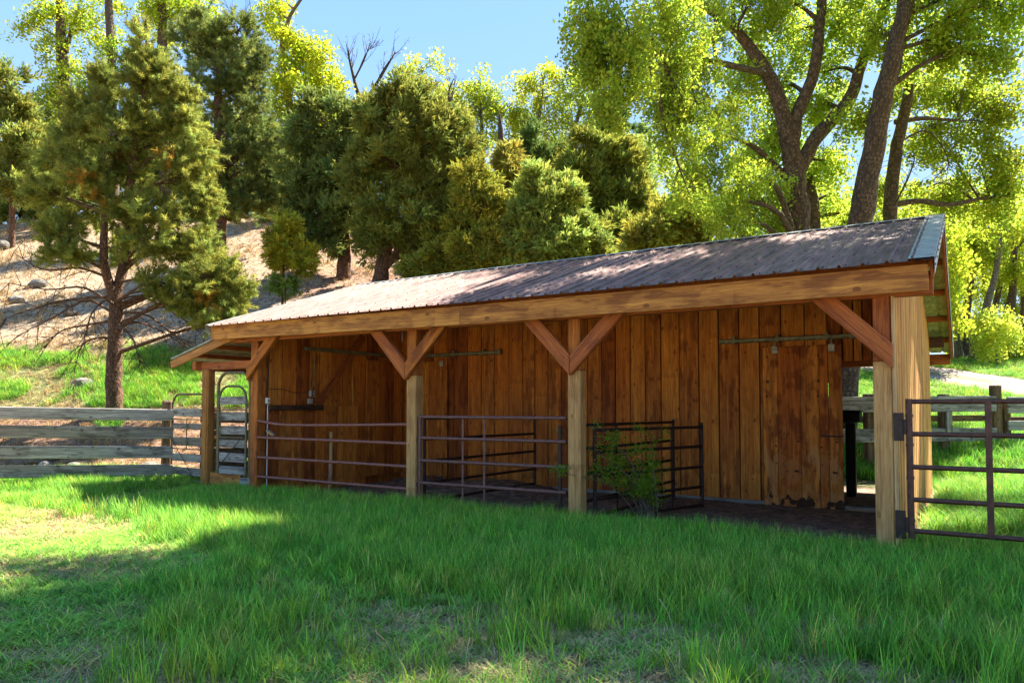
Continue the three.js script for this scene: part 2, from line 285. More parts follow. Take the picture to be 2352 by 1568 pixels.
function ribbed(width, ribs, p0, p1, dy = 0, flip = 1) {                    // a ribbed sheet of that width from p0 to p1 ([z, y] pairs)
  const pitch = width / ribs, prof = [];
  for (let k = 0; k < ribs; k++) prof.push([k * pitch, 0], [k * pitch + 0.011, 0.025], [k * pitch + 0.034, 0.025], [k * pitch + 0.045, 0], [k * pitch + 0.105, 0], [k * pitch + 0.112, 0.003], [k * pitch + 0.122, 0.003], [k * pitch + 0.129, 0]);
  prof.push([width, 0]);
  const L = Math.hypot(p1[0] - p0[0], p1[1] - p0[1]), nz = -(p1[1] - p0[1]) / L, ny = Math.abs((p1[0] - p0[0]) / L), pos = [], uv = [], S = p1[1] > p0[1] ? 1 : -1;
  for (let k = 0; k + 1 < prof.length; k++) {
    const q = [[prof[k], 0], [prof[k + 1], 0], [prof[k + 1], 1], [prof[k], 1]].map(([[x, h], t]) => [x, lerp(p0[1], p1[1], t) + ny * h + dy, lerp(p0[0], p1[0], t) + (p1[0] < p0[0] ? 1 : -1) * Math.abs(nz) * h * S, x, t * L]);
    for (const i of [0, 1, 2, 0, 2, 3]) { pos.push(q[i][0], q[i][1], q[i][2]); uv.push(q[i][3], q[i][4]); }
  }
  const g = new THREE.BufferGeometry(); g.setAttribute('position', new THREE.Float32BufferAttribute(pos, 3)); g.setAttribute('uv', new THREE.Float32BufferAttribute(uv, 2)); g.computeVertexNormals(); return g;
}
const roof = sub(shed, 'roof', 'brown ribbed metal gable roof with galvanised edge trim');
{
  const n = 13, w = (X1 - X0) / n, front = ribbed(w + 0.02, 4, [EAVE_Z, EAVE_Y], [RIDGE_Z, RIDGE_Y]), back = ribbed(w + 0.02, 4, [BACK_Z, BACK_Y], [RIDGE_Z, RIDGE_Y]);
  const uf = ribbed(w + 0.02, 4, [EAVE_Z - 0.01, EAVE_Y], [RIDGE_Z, RIDGE_Y], -0.005), ub = ribbed(w + 0.02, 4, [BACK_Z + 0.01, BACK_Y], [RIDGE_Z, RIDGE_Y], -0.005);
  const screws = [];
  for (let k = 0; k < n; k++) {
    const x = X0 + k * w, lift = (k % 2) * 0.0015 + (pr() - 0.5) * 0.002;
    part(roof, 'roof_panel', front, pick(sheetMats), [x, lift, 0]); part(roof, 'roof_panel', back, pick(sheetMats), [x, lift, 0]);
    part(roof, 'panel_underside', uf, sheetUnder, [x, lift, 0]); part(roof, 'panel_underside', ub, sheetUnder, [x, lift, 0]);
    for (let i = 0; i < 4; i++) for (const t of [0.025, 0.2, 0.4, 0.6, 0.8, 0.96]) {
      const z = lerp(EAVE_Z, RIDGE_Z, t) + (pr() - 0.5) * 0.02, c = new THREE.CylinderGeometry(0.008, 0.013, 0.012, 6); c.translate(x + i * w / 4 + 0.075 + (pr() - 0.5) * 0.01, roofY(z) + 0.006, z); screws.push(c);
    }
  }
  part(roof, 'screws', mergeGeometries(screws), metal(0x4a3c3a, 0.5, 0.5, null), null, 'stuff');
  for (let k = 0; k < 5; k++) { const L = (X1 - X0) / 5, c = []; for (const [z0, z1] of [[RIDGE_Z + 0.14, RIDGE_Z], [RIDGE_Z - 0.14, RIDGE_Z]]) { const b = new THREE.BoxGeometry(L + 0.05, 0.004, 0.15); b.rotateX(Math.atan2(roofY(z0) - roofY(RIDGE_Z), z0 - RIDGE_Z) * -1); b.translate(0, (roofY(z0) + RIDGE_Y) / 2 + 0.026 + k % 2 * 0.005, (z0 + z1) / 2); c.push(b); } part(roof, 'ridge_cap', mergeGeometries(c), M.galvBlue, [X0 + (k + 0.5) * L, 0, 0]); }
  // galvanised rake trim: a flat on the roof and a face hanging over the edge
  for (const [x, s, w2, drop] of [[X1 + 0.012, 1, 0.24, 0.17], [X0 - 0.012, -1, 0.12, 0.16]]) for (const [z0, z1] of [[EAVE_Z + 0.005, RIDGE_Z], [BACK_Z, RIDGE_Z]]) {
    const y0 = roofY(z0) + 0.026, y1 = RIDGE_Y + 0.026, A = (px, py, pz) => [px, py, pz], pos = [];
    const q = (a, b, c, d) => pos.push(...a, ...b, ...c, ...a, ...c, ...d), xi = x - s * w2;
    q(A(xi, y0, z0), A(x, y0, z0), A(x, y1, z1), A(xi, y1, z1)); q(A(x, y0, z0), A(x, y0 - drop, z0 + (z0 > RIDGE_Z ? -0.06 : 0.06)), A(x, y1 - drop, z1), A(x, y1, z1));
    q(A(xi, y0, z0), A(xi, y0 - 0.028, z0), A(xi, y1 - 0.028, z1), A(xi, y1, z1));
    const g = new THREE.BufferGeometry(); g.setAttribute('position', new THREE.Float32BufferAttribute(pos, 3)); part(roof, 'rake_trim', projectUV(g, 'z'), M.galv);
  }
  const ts = []; for (let i = 0; i < 9; i++) { const z = lerp(EAVE_Z - 0.1, RIDGE_Z + 0.1, i / 8); for (const [dx, dy, r] of [[-0.2, 0.03, 0], [0.016, -0.07, 1]]) { const c = new THREE.CylinderGeometry(0.009, 0.012, 0.012, 6); if (r) c.rotateZ(Math.PI / 2); c.translate(X1 + dx, roofY(z) + dy, z); ts.push(c); } }
  part(roof, 'trim_screws', mergeGeometries(ts), metal(0x3c4044, 0.5, 0.5, null), null, 'stuff');
  for (const z of [0.1, -0.9, -1.9, -2.9, -3.55, -3.9, -4.9, -5.9, -6.9, -7.8]) board(roof, 'purlin', M.red, [X0 + 0.05, roofY(z) - 0.062, z], [X1 - 0.06, roofY(z) - 0.062, z], 0.1, 0.045);
  for (let x = -10.3; x < 0.5; x += 1.735) { board(roof, 'rafter', M.red, [x, roofY(0.3) - 0.2, 0.3], [x, RIDGE_Y - 0.2, RIDGE_Z + 0.02], 0.17, 0.045, { up: V(1, 0, 0) }); board(roof, 'rafter', M.red, [x, roofY(-8.4) - 0.2, -8.4], [x, RIDGE_Y - 0.2, RIDGE_Z - 0.02], 0.17, 0.045, { up: V(1, 0, 0) }); }
  for (const x of [X1 - 0.02, X0 + 0.02]) { board(roof, 'barge_board', M.red, [x, roofY(0.33) - 0.125, 0.33], [x, RIDGE_Y - 0.125, RIDGE_Z + 0.01], 0.2, 0.035, { up: V(1, 0, 0) }); board(roof, 'barge_board', M.red, [x, roofY(-8.42) - 0.1, -8.42], [x, RIDGE_Y - 0.125, RIDGE_Z - 0.01], 0.2, 0.035, { up: V(1, 0, 0) }); }
}
// fascia boards along the front, beam on the posts
board(shed, 'fascia_board', M.beam, [-11.2, 2.845, 0.36], [-5.452, 2.783, 0.36], 0.275, 0.045); board(shed, 'fascia_board', M.beam, [-5.448, 2.783, 0.36], [0.5, 2.79, 0.36], 0.275, 0.045);
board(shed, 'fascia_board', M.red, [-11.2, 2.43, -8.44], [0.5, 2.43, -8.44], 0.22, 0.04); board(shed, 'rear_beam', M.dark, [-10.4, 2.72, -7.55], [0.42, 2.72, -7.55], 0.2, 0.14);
board(shed, 'front_beam', M.red, [-11.0, 2.785, 0.03], [-5.3, 2.785, 0.03], 0.25, 0.14); board(shed, 'front_beam', M.red, [-5.296, 2.785, 0.03], [0.53, 2.775, 0.03], 0.25, 0.14);
for (const z of [0.2]) for (const x of [-10.6, -8.6, -6.6, -4.6, -2.6, -0.6]) board(shed, 'soffit_block', M.red, [x, 2.8, 0.1], [x, 2.8, 0.335], 0.2, 0.04, { up: V(1, 0, 0) });
// posts
const postAt = (x, z, mat, w = 0.19, y1 = 2.66, top2) => { const p = board(shed, 'post', mat, [x, -0.45, z], [x, top2 ? 1.95 : y1, z], w, w, { c: 0.012 }); if (top2) board(shed, 'post_head', top2, [x, 1.952, z], [x, y1, z], w * 0.985, w * 0.985, { c: 0.012 }); return p; };
postAt(-10.32, 0, M.orangePost, 0.195); postAt(-6.6, 0, M.tanPost, 0.19, 2.66, M.orangePost); postAt(-3.74, 0, M.tanPost, 0.19, 2.66, M.orangePost); postAt(0.03, 0, M.tanPost, 0.185, 2.66, M.red);
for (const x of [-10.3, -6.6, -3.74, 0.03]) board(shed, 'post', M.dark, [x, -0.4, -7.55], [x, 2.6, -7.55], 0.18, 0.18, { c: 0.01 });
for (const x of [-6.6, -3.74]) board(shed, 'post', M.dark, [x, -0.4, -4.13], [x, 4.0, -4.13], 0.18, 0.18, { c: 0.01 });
board(shed, 'corner_strip', M.tan, [0.142, -0.25, 0.02], [0.142, 2.66, 0.02], 0.03, 0.17);
// knee braces, mitred where two meet
function brace(mat, x0, y0, x1, y1, cut = 0) {
  const A = V(x0, y0, 0.075), B = V(x1, y1, 0.075); const dir = B.clone().sub(A), L = dir.length(); dir.normalize(); const hw = 0.095;
  const f = (v) => { const o = [...v]; if (v[1] < 0) o[1] -= v[0] * dir.y / dir.x; else o[1] += v[0] * (dir.x / dir.y); return o; };
  const m = part(shed, 'knee_brace', cbox(hw * 2, L, 0.09, 0.008, 'y', f), mat); const x = V(dir.y, -dir.x, 0); m.quaternion.setFromRotationMatrix(new THREE.Matrix4().makeBasis(x, dir, V(0, 0, 1))); m.position.copy(A).add(B).multiplyScalar(0.5).setZ(0.145);
}
brace(M.red, -3.762, 2.02, -4.38, 2.68, 1); brace(M.red, -3.758, 2.02, -3.07, 2.7, 1);
brace(M.red, -6.662, 2.01, -7.27, 2.67, 1); brace(M.orangePost, -6.658, 2.01, -6.0, 2.67, 1);
brace(M.orangePost, -10.43, 2.07, -9.75, 2.71, 1); brace(M.red, 0.14, 2.0, -0.575, 2.7, 1);

// back wall of upright planks with dark battens added behind the joints to stop light leaks
const backWall = sub(shed, 'back_wall');
{
  const seams = [-10.28, -9.98, -9.7, -9.35, -8.97, -8.79, -8.42, -8.06, -7.72, -7.36, -7.02, -6.73, -6.42, -6.11, -5.82, -5.53, -5.23, -4.94, -4.63, -4.33, -4.02, -3.67, -3.31, -2.95, -2.59, -2.24, -1.88, -1.5, -1.15, -0.92, -0.76, -0.62, -0.48, 0.12];
  for (let k = 0; k + 1 < seams.length; k++) {
    const a = seams[k], b = seams[k + 1], gap = a >= -2.1 && b <= -0.45, y0 = gap ? 2.2 : -0.2 + pr() * 0.03, w = b - a - (0.012 + pr() * 0.012), dz = pr() * 0.012;
    const m = part(backWall, 'plank', cbox(w, 3.98 - y0, 0.024, 0.004), k > 19 && k < 26 ? M.plank[k % 2 ? 2 : 0] : pick(M.plank), [(a + b) / 2, (3.98 + y0) / 2, -4 + dz]); m.rotation.z = (pr() - 0.5) * 0.003;
    board(backWall, 'light_stop_batten', M.dark, [b, y0 + 0.02, -4.03], [b, 3.9, -4.03], 0.07, 0.02);
  }
  for (let k = 0; k < 5; k++) { const a = -9.2 + k * 1.8; board(backWall, 'sill', M.pale[k % 2], [a, -0.17, -3.965], [a + 1.7 + pr() * 0.1, -0.18, -3.965], 0.07, 0.03); }
  board(backWall, 'sill', M.tan, [-0.92, -0.2, -3.98], [-0.2, -0.21, -3.98], 0.05, 0.06);
  board(backWall, 'lintel', M.red, [-2.15, 2.23, -4.05], [-0.4, 2.23, -4.05], 0.09, 0.03);
}
// mud-splashed planks of the sliding doors: the splash is pale matter low on the boards
const mudTex = (() => {
  const w = 256, h = 1024, d = new Uint8Array(w * h * 4);
  for (let j = 0; j < h; j++) for (let i = 0; i < w; i++) {
    const u = i / w, v = j / h * 3, wv = vnoise(u * 5, v * 3, 501), g = 0.5 + (vnoise(u * 40 + wv * 3, v * 2, 505) - 0.5) * 0.5 + (vnoise(u * 120, v * 10, 507) - 0.5) * 0.35 + (vnoise(u * 12 + wv, v, 509) - 0.5) * 0.5 - sstep(0.5, 0.75, fbm(u * 7, v * 5, 511, 4)) * 0.5;
    let c = [0, 1, 2].map((k) => lerp([140, 74, 22][k], [244, 160, 62][k], clamp(g)));
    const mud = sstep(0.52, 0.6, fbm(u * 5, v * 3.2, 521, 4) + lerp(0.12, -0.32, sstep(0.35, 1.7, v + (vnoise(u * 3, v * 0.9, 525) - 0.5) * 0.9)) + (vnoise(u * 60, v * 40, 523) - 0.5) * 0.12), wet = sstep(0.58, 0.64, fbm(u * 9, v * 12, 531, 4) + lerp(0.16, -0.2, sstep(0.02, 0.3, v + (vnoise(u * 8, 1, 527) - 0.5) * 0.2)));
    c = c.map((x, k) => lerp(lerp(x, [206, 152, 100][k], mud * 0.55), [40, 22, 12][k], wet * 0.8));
    const o = (j * w + i) * 4; d[o] = c[0]; d[o + 1] = c[1]; d[o + 2] = c[2]; d[o + 3] = 255;
  }
  const t = new THREE.DataTexture(d, w, h); t.wrapS = t.wrapT = THREE.RepeatWrapping; t.magFilter = THREE.LinearFilter; t.minFilter = THREE.LinearMipmapLinearFilter; t.generateMipmaps = true; t.colorSpace = THREE.SRGBColorSpace; t.repeat.set(1 / 0.8, 1 / 3); t.needsUpdate = true; return t;
})();
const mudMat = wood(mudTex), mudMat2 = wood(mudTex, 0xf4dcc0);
function doorPlank(parent, x0, x1, y0, y1, z, mat, off) {
  const g = cbox(x1 - x0 - 0.006, y1 - y0, 0.022, 0.004), p = g.attributes.position, uv = g.attributes.uv; for (let k = 0; k < p.count; k++) uv.setXY(k, p.getX(k) + off, p.getY(k) + (y1 - y0) / 2);
  return part(parent, 'plank', g, mat, [(x0 + x1) / 2, (y0 + y1) / 2, z]);
}
function slidingDoor(xs, y0, y1, z, mats, hang) {
  const d = sub(shed, 'sliding_door');
  for (let k = 0; k + 1 < xs.length; k++) doorPlank(d, xs[k], xs[k + 1], y0, y1, z + (k % 2) * 0.004, mats[k % mats.length], 0.31 * k);
  for (const y of [0.25, 1.15, 2.15]) part(d, 'light_backing', cbox(xs[xs.length - 1] - xs[0] - 0.04, 0.6, 0.02, 0.004, 'x'), M.dark, [(xs[0] + xs[xs.length - 1]) / 2, y, z - 0.03]);  // dark backing boards added to stop light showing between the planks
  for (const x of hang) { part(d, 'hanger', cbox(0.1, 0.12, 0.02, 0.01), M.galv, [x, y1 - 0.05, z + 0.03]); part(d, 'hanger_strap', cbox(0.03, 0.16, 0.02, 0.005), M.galvGreen, [x, y1 + 0.06, z + 0.02]); }
  return d;
}
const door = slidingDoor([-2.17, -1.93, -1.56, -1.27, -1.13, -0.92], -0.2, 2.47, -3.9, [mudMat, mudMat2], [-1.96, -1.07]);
part(door, 'latch', cbox(0.34, 0.025, 0.02, 0.005), M.hinge, [-1.08, 0.98, -3.87]);
slidingDoor([-9.7, -9.42, -9.18, -8.9], -0.12, 2.46, -3.9, M.plank, [-9.05]);
for (const [a, b] of [[-2.91, -0.7], [-9.75, -7.49]]) { const t = sub(shed, 'door_track'); part(t, 'rail', cbox(b - a, 0.075, 0.07, 0.012, 'x'), M.galvGreen, [(a + b) / 2, 2.6, -3.9]); for (const s of [0.12, 0.45, 0.8, 0.98]) part(t, 'bracket', cbox(0.05, 0.13, 0.085, 0.006), M.galvGreen, [lerp(a, b, s), 2.615, -3.9]); }
// left end wall
const leftWall = sub(shed, 'end_wall');
{
  const zs = [0.05, -0.19, -0.53, -0.89, -1.21, -1.48, -1.8, -2.07, -2.4, -2.83, -3.2, -3.6, -4.0];
  for (let k = 0; k + 1 < zs.length; k++) { const a = zs[k], b = zs[k + 1], y1 = roofY(a) - 0.12; part(leftWall, 'plank', cbox(0.024, y1 + 0.2, a - b - 0.022, 0.004), pick(M.plank), [-10.3 + pr() * 0.01, (y1 - 0.2) / 2, (a + b) / 2]); board(leftWall, 'light_stop_batten', M.dark, [-10.33, -0.2, b], [-10.33, y1 - 0.05, b], 0.02, 0.07); }  // dark battens added behind these gaps to keep light out
  for (let k = 0; k < 8; k++) { const a = -0.12 - k * 0.3025, b = a - 0.3025; part(leftWall, 'kick_board', cbox(0.03, 1.63 + pr() * 0.01, Math.abs(a - b) - 0.016, 0.004), pick(M.plank), [-10.25, 0.65, (a + b) / 2]); }
  board(leftWall, 'ledge', M.dark, [-10.19, 1.44, -0.13], [-10.19, 1.44, -1.46], 0.1, 0.1, { up: V(1, 0, 0) });
  board(leftWall, 'diagonal_brace', M.red, [-10.24, 1.5, -1.38], [-10.24, 2.97, -2.66], 0.16, 0.05, { up: V(1, 0, 0) });
  board(leftWall, 'stall_strip', M.tan, [-10.2, -0.15, -1.72], [-10.2, 0.95, -1.72], 0.04, 0.06, { up: V(1, 0, 0) });
  for (let k = 0; k < 4; k++) { const a = -2.72 - k * 0.3; part(leftWall, 'door_plank', cbox(0.025, 2.5, 0.282, 0.004), pick(M.plank), [-10.2, 1.22, a - 0.15]); }
  part(leftWall, 'door_rail', cbox(0.07, 0.075, 2.9, 0.012, 'z'), M.galvGreen, [-10.2, 2.6, -2.45]);
  const sw = part(leftWall, 'switch_box', cbox(0.05, 0.11, 0.075, 0.006), M.white, [-10.2, 1.57, -0.12]); part(sw, 'toggle', cbox(0.03, 0.03, 0.015, 0.003), M.black, [0.03, 0, 0]);
  const ob = part(leftWall, 'outlet_box', cbox(0.06, 0.12, 0.11, 0.006), M.galv, [-10.19, 1.72, -1.18]); for (const s of [-1, 1]) part(ob, 'socket', cbox(0.01, 0.035, 0.035, 0.003), M.black, [0.032, s * 0.028, 0]);
  part(leftWall, 'junction_box', cbox(0.06, 0.1, 0.1, 0.006), M.galv, [-10.19, 1.57, -1.14]);
  part(leftWall, 'conduit', tube([V(-10.21, -0.1, -0.13), V(-10.21, 1.5, -0.13)], [0.011, 0.011], 6), M.white); part(leftWall, 'conduit', tube([V(-10.21, 1.62, -0.13), V(-10.21, 2.7, -0.16)], [0.009, 0.009], 6), M.black);
  part(leftWall, 'cable', tube(smooth([V(-10.2, 1.78, -0.16), V(-10.2, 1.79, -0.45), V(-10.2, 1.72, -0.78), V(-10.2, 1.76, -1.12)], 12), Array(13).fill(0.006), 5), M.black);
  part(leftWall, 'conduit', tube(smooth([V(-10.2, 1.78, -1.18), V(-10.2, 2.0, -1.24), V(-10.2, 2.5, -1.26)], 6), Array(7).fill(0.009), 5), M.galvGreen);
}
// right side wall of narrow upright siding boards, rear wall
const sideWall = sub(shed, 'side_wall');
for (let k = 0; k < 38; k++) { const a = -0.09 - k * 0.197, b = a - 0.197, y1 = Math.min(roofY(a), roofY(b)) - 0.1; part(sideWall, 'siding_board', cbox(0.022, y1 + 0.22, 0.19, 0.006), pick(M.siding), [0.15 + (k % 2) * 0.004 + pr() * 0.003, (y1 - 0.22) / 2, (a + b) / 2]); }
for (const y of [0.3, 2.3]) board(sideWall, 'girt', M.dark, [0.11, y, -0.15], [0.11, y, -7.5], 0.1, 0.05, { up: V(1, 0, 0) });
const rearWall = sub(shed, 'rear_wall');
for (let k = 0; k < 24; k++) { const x = -10.2 + k * 0.33; part(rearWall, 'plank', cbox(0.325, 2.9, 0.024, 0.004), M.plank[3], [x + 0.16, 1.2, -7.62]); }
// the lean-to at the left end
{
  const lean = sub(shed, 'lean_to'), ly = (x) => lerp(2.4, 2.86, (x + 12.7) / 1.8), W = 2.3;
  for (let k = 0; k < 6; k++) { const g = ribbed(0.92, 4, [-12.72, ly(-12.72)], [-10.42, ly(-10.42)]), p = g.attributes.position; for (let i = 0; i < p.count; i++) p.setXYZ(i, p.getZ(i), p.getY(i) + 0.01, -p.getX(i)); g.computeVertexNormals(); part(lean, 'roof_sheet', g, sheetUnder, [0, 0, 0.2 - k * 0.9]); }
  board(lean, 'end_rafter', M.leanFascia, [-12.7, 2.29, 0.19], [-10.75, 2.79, 0.19], 0.15, 0.045, { c: 0.008 });
  board(lean, 'end_rafter', M.leanFascia, [-12.7, 2.27, -5.2], [-10.75, 2.75, -5.2], 0.12, 0.045);
  for (const z of [-1.35, -3.0]) board(lean, 'rafter', M.red, [-12.4, ly(-12.4) - 0.16, z], [-10.45, ly(-10.45) - 0.16, z], 0.13, 0.05);
  for (const x of [-12.2, -11.62, -11.05, -10.55]) board(lean, 'purlin', M.red, [x, ly(x) - 0.05, 0.16], [x, ly(x) - 0.05, -5.2], 0.05, 0.09, { up: V(0, 1, 0) });
  board(lean, 'beam', M.red, [-12.05, 2.26, 0.14], [-12.0, 2.22, -5.2], 0.17, 0.12, { up: V(1, 0, 0) });
  board(lean, 'header', M.red, [-12.1, 2.25, -0.02], [-10.42, 2.25, -0.02], 0.15, 0.1); part(lean, 'header_end', cbox(0.13, 0.155, 0.05, 0.008), M.leanFascia, [-12.1, 2.25, 0.07]);
  board(lean, 'post', M.tanDark, [-11.78, -0.4, 0.0], [-11.78, 2.19, 0.0], 0.19, 0.19, { c: 0.03 }); board(lean, 'post', M.dark, [-12.0, 0, -5.1], [-12.0, 2.15, -5.1], 0.17, 0.17, { c: 0.02 });
  board(lean, 'threshold', M.beam, [-11.66, 0.08, 0.0], [-10.75, 0.06, 0.0], 0.24, 0.06); board(lean, 'threshold', M.pale[0], [-10.745, 0.02, 0.01], [-10.44, 0.02, 0.01], 0.24, 0.08);
}
// ------------------------------------------------------------------ pipe panels and gates
const shedThing = (name, label, category, group, x, y, z, extra = 0) => { const p = fromShed(x, y, z); return thing(name, label, category, group, [p.x, y, p.z], TURN + extra); };
function pipePanel(o, mat, len, ys, { r = 0.023, stiles = [], ends = true, bend = null, y0 = null, y1 = null } = {}) {   // along +x from the origin
  ys.forEach((y, k) => { if (k === 0 && bend) part(o, 'rail', tube(smooth([V(0, y, 0), V(bend[0] * 0.5, y + bend[1] * 0.55, 0), V(bend[0], y + bend[1], 0), V(len * 0.6, y + bend[1] + 0.01, 0), V(len, bend[2], 0)], 14), Array(15).fill(r), 10), mat); else pipe(o, 'rail', mat, [0, y, 0], [len, y - 0.02 * (len > 3 ? 1 : 0), 0], r); });
  if (ends) for (const x of [0, len]) pipe(o, 'end_tube', mat, [x, y0 ?? Math.min(...ys) - r, 0], [x, y1 ?? Math.max(...ys) + r, 0], r * 1.05);
  for (const [x, a, b] of stiles) part(o, 'upright', cbox(0.035, b - a, 0.012, 0.003), mat, [x, (a + b) / 2, 0]);
}
{ const o = shedThing('pipe_panel', 'pinkish brown pipe rail panel with a bent top rail, nearest the lean-to', 'livestock panel', 'front panels of the shed', -10.4, 0, 0.06); pipePanel(o, M.railPink, 3.7, [1.22, 0.9, 0.54, 0.19], { r: 0.026, bend: [0.8, -0.08, 1.18], stiles: [[2.0, -0.1, 0.5]], ends: false }); pipe(o, 'end_tube', M.railPink, [0.01, 0.15, -0.01], [0.01, 1.24, -0.01], 0.022); }
{ const o = shedThing('pipe_panel', 'brown pipe rail panel between the two middle timber posts', 'livestock panel', 'front panels of the shed', -6.45, 0, 0.05); pipePanel(o, M.railBrown, 2.57, [1.3, 0.975, 0.625, 0.28], { r: 0.026, stiles: [[0.82, -0.15, 1.29], [1.21, -0.15, 1.29]], ends: false }); pipe(o, 'end_tube', M.railBrown, [0, -0.05, 0], [0, 1.32, 0], 0.027); pipe(o, 'end_tube', M.railDark, [2.46, -0.16, -0.02], [2.46, 1.2, -0.02], 0.03); part(o, 'mount_strip', cbox(0.07, 1.15, 0.012, 0.003), M.galvBlue, [-0.05, 0.4, -0.03]); for (const y of [0.25, 0.95]) part(o, 'clamp', cbox(0.06, 0.07, 0.05, 0.01), M.hinge, [-0.05, y, 0.0]); }
{ const o = shedThing('partition_panel', 'dark pipe partition running from the middle post to the back wall', 'livestock panel', null, -6.6, 0, -0.25, Math.PI / 2); pipePanel(o, M.railDark, 3.5, [1.27, 0.94, 0.59, 0.24, -0.05], { r: 0.024, y0: -0.2, stiles: [] }); }
{ const o = shedThing('partition_panel', 'dark pipe partition behind the leafy shrub, ending at the back wall', 'livestock panel', null, -3.75, 0, -0.25, Math.PI / 2); pipePanel(o, M.railDark, 3.6, [1.2, 0.87, 0.52, 0.14, -0.1], { r: 0.024, y0: -0.2, stiles: [[1.1, -0.1, 1.2]] }); for (const y of [1.2, 0.0]) part(o, 'bolt', new THREE.TorusGeometry(0.02, 0.008, 6, 10), M.galv, [3.6, y + 0.02, 0.04]); }
{ const o = shedThing('stall_gate', 'dark pipe stall gate swung open against the plank wall', 'gate', null, -3.62, 0, -0.3, 73 * R); pipePanel(o, M.railDark, 2.55, [1.13, 0.82, 0.49, 0.17, -0.12], { r: 0.024, y0: -0.16, y1: 1.2, stiles: [[1.75, -0.1, 1.13]] }); }
{ // the gate at the right corner post
  const o = shedThing('farm_gate', 'five-rail brown pipe gate hinged on the right corner post', 'gate', null, 0.28, 0, 0.1);
  pipePanel(o, M.gate, 2.6, [1.51, 1.165, 0.815, 0.47, 0.14], { r: 0.027, ends: false }); pipe(o, 'hinge_tube', M.gate, [0, 0.06, 0], [0, 1.54, 0], 0.034); pipe(o, 'end_tube', M.gate, [2.6, 0.1, 0], [2.6, 1.53, 0], 0.03); part(o, 'upright', cbox(0.06, 1.4, 0.02, 0.004), M.gate, [0.71, 0.82, 0.02]); part(o, 'upright', cbox(0.06, 1.4, 0.02, 0.004), M.gate, [1.7, 0.82, 0.02]);
  for (const y of [0.25, 0.7, 1.05, 1.36]) part(o, 'collar', new THREE.CylinderGeometry(0.04, 0.04, 0.03, 10), M.gate, [0, y, 0]);
  for (const y of [1.24, 0.2]) { const h = part(o, 'hinge_plate', cbox(0.1, 0.3, 0.015, 0.004), M.hinge, [-0.1, y, 0.01]); pipe(h, 'hinge_pin', M.hinge, [0.06, -0.08, 0.01], [0.06, 0.08, 0.01], 0.018); part(h, 'hinge_arm', cbox(0.08, 0.04, 0.02, 0.004), M.hinge, [0.085, 0.02, 0.01]); }
}
// ------------------------------------------------------------------ bow gates of pipe and planks
function bowPath(w, h, r) { const p = [V(0, 0, 0), V(0, h - r, 0)]; for (let k = 1; k <= 6; k++) { const a = Math.PI - k * Math.PI / 12; p.push(V(r + Math.cos(a) * r, h - r + Math.sin(a) * r, 0)); } for (let k = 1; k <= 6; k++) { const a = Math.PI / 2 - k * Math.PI / 12; p.push(V(w - r + Math.cos(a) * r, h - r + Math.sin(a) * r, 0)); } p.push(V(w, 0, 0)); return p; }
function bowGate(o, w, h, slats, mats, frame, r = 0.02, depth = 0.03) {
  const p = bowPath(w, h, 0.28); part(o, 'bow_frame', tube(p, p.map(() => r), 8), frame);
  slats.forEach(([a, b], k) => { const m = part(o, 'slat', cbox(w - 0.05, b - a, depth, 0.008, 'x'), mats[k % mats.length], [w / 2, (a + b) / 2, -0.01]); m.rotation.z = (gr() - 0.5) * 0.02; });
  return o;
}
{ const o = shedThing('gate_arch', 'tall arched steel frame around the plank gate under the lean-to', 'gate frame', null, -11.47, 0, 0.0); const p = bowPath(0.93, 2.11, 0.28); part(o, 'arch', tube([V(0, 0.14, 0), ...p.slice(1, -1), V(0.93, 0.14, 0)], p.map(() => 0.028), 8), M.bow); for (const y of [1.42, 0.88]) part(o, 'gate_stop', cbox(0.12, 0.07, 0.06, 0.01), M.leanFascia, [0.03, y, 0.03]); }
{ const o = shedThing('bow_gate', 'narrow arched pipe gate with six grey planks inside the taller frame', 'gate', null, -11.38, 0.2, 0.05); bowGate(o, 0.8, 1.65, [[1.45, 1.3], [1.16, 1.0], [0.9, 0.74], [0.64, 0.49], [0.39, 0.22], [0.14, -0.01]].map(([b, a]) => [a, b]), M.pale, M.bow, 0.022); pipe(o, 'cross_wire', M.hinge, [0.03, 0.1, 0.03], [0.77, 0.75, 0.03], 0.006, 6); pipe(o, 'latch_rod', M.bow, [0.1, 0.68, 0.035], [0.1, 1.2, 0.035], 0.012, 6); for (const y of [1.2, 0.68]) pipe(o, 'latch_bar', M.bow, [0.02, y, 0.03], [0.78, y, 0.03], 0.012, 6); }
{ // the second bow gate, between the fence and the lean-to post
  const a = V(-7.13, 0, -15.45), b = V(-6.05, 0, -14.62), L = a.distanceTo(b), o = thing('bow_gate', 'wide arched pipe gate with grey planks beside the rail fence', 'gate', null, [a.x, 0.0, a.z], -Math.atan2(b.z - a.z, b.x - a.x));
  bowGate(o, L, 1.72, [[1.42, 1.58 - 0.32], [1.12, 1.0], [0.84, 0.66], [0.5, 0.34], [0.22, 0.06], [-0.02, -0.12]].map(([q, p]) => [Math.min(p, q), Math.max(p, q)]), M.grey, M.railBrown, 0.02); pipe(o, 'cross_wire', M.hinge, [0.03, 0.8, 0.03], [0.9, 0.05, 0.03], 0.006, 6); pipe(o, 'latch_rod', M.bow, [0.65, 0.6, 0.035], [0.65, 1.2, 0.035], 0.012, 6); for (const y of [1.2, 0.6]) pipe(o, 'latch_bar', M.bow, [0.02, y, 0.03], [L - 0.02, y, 0.03], 0.012, 6);
}
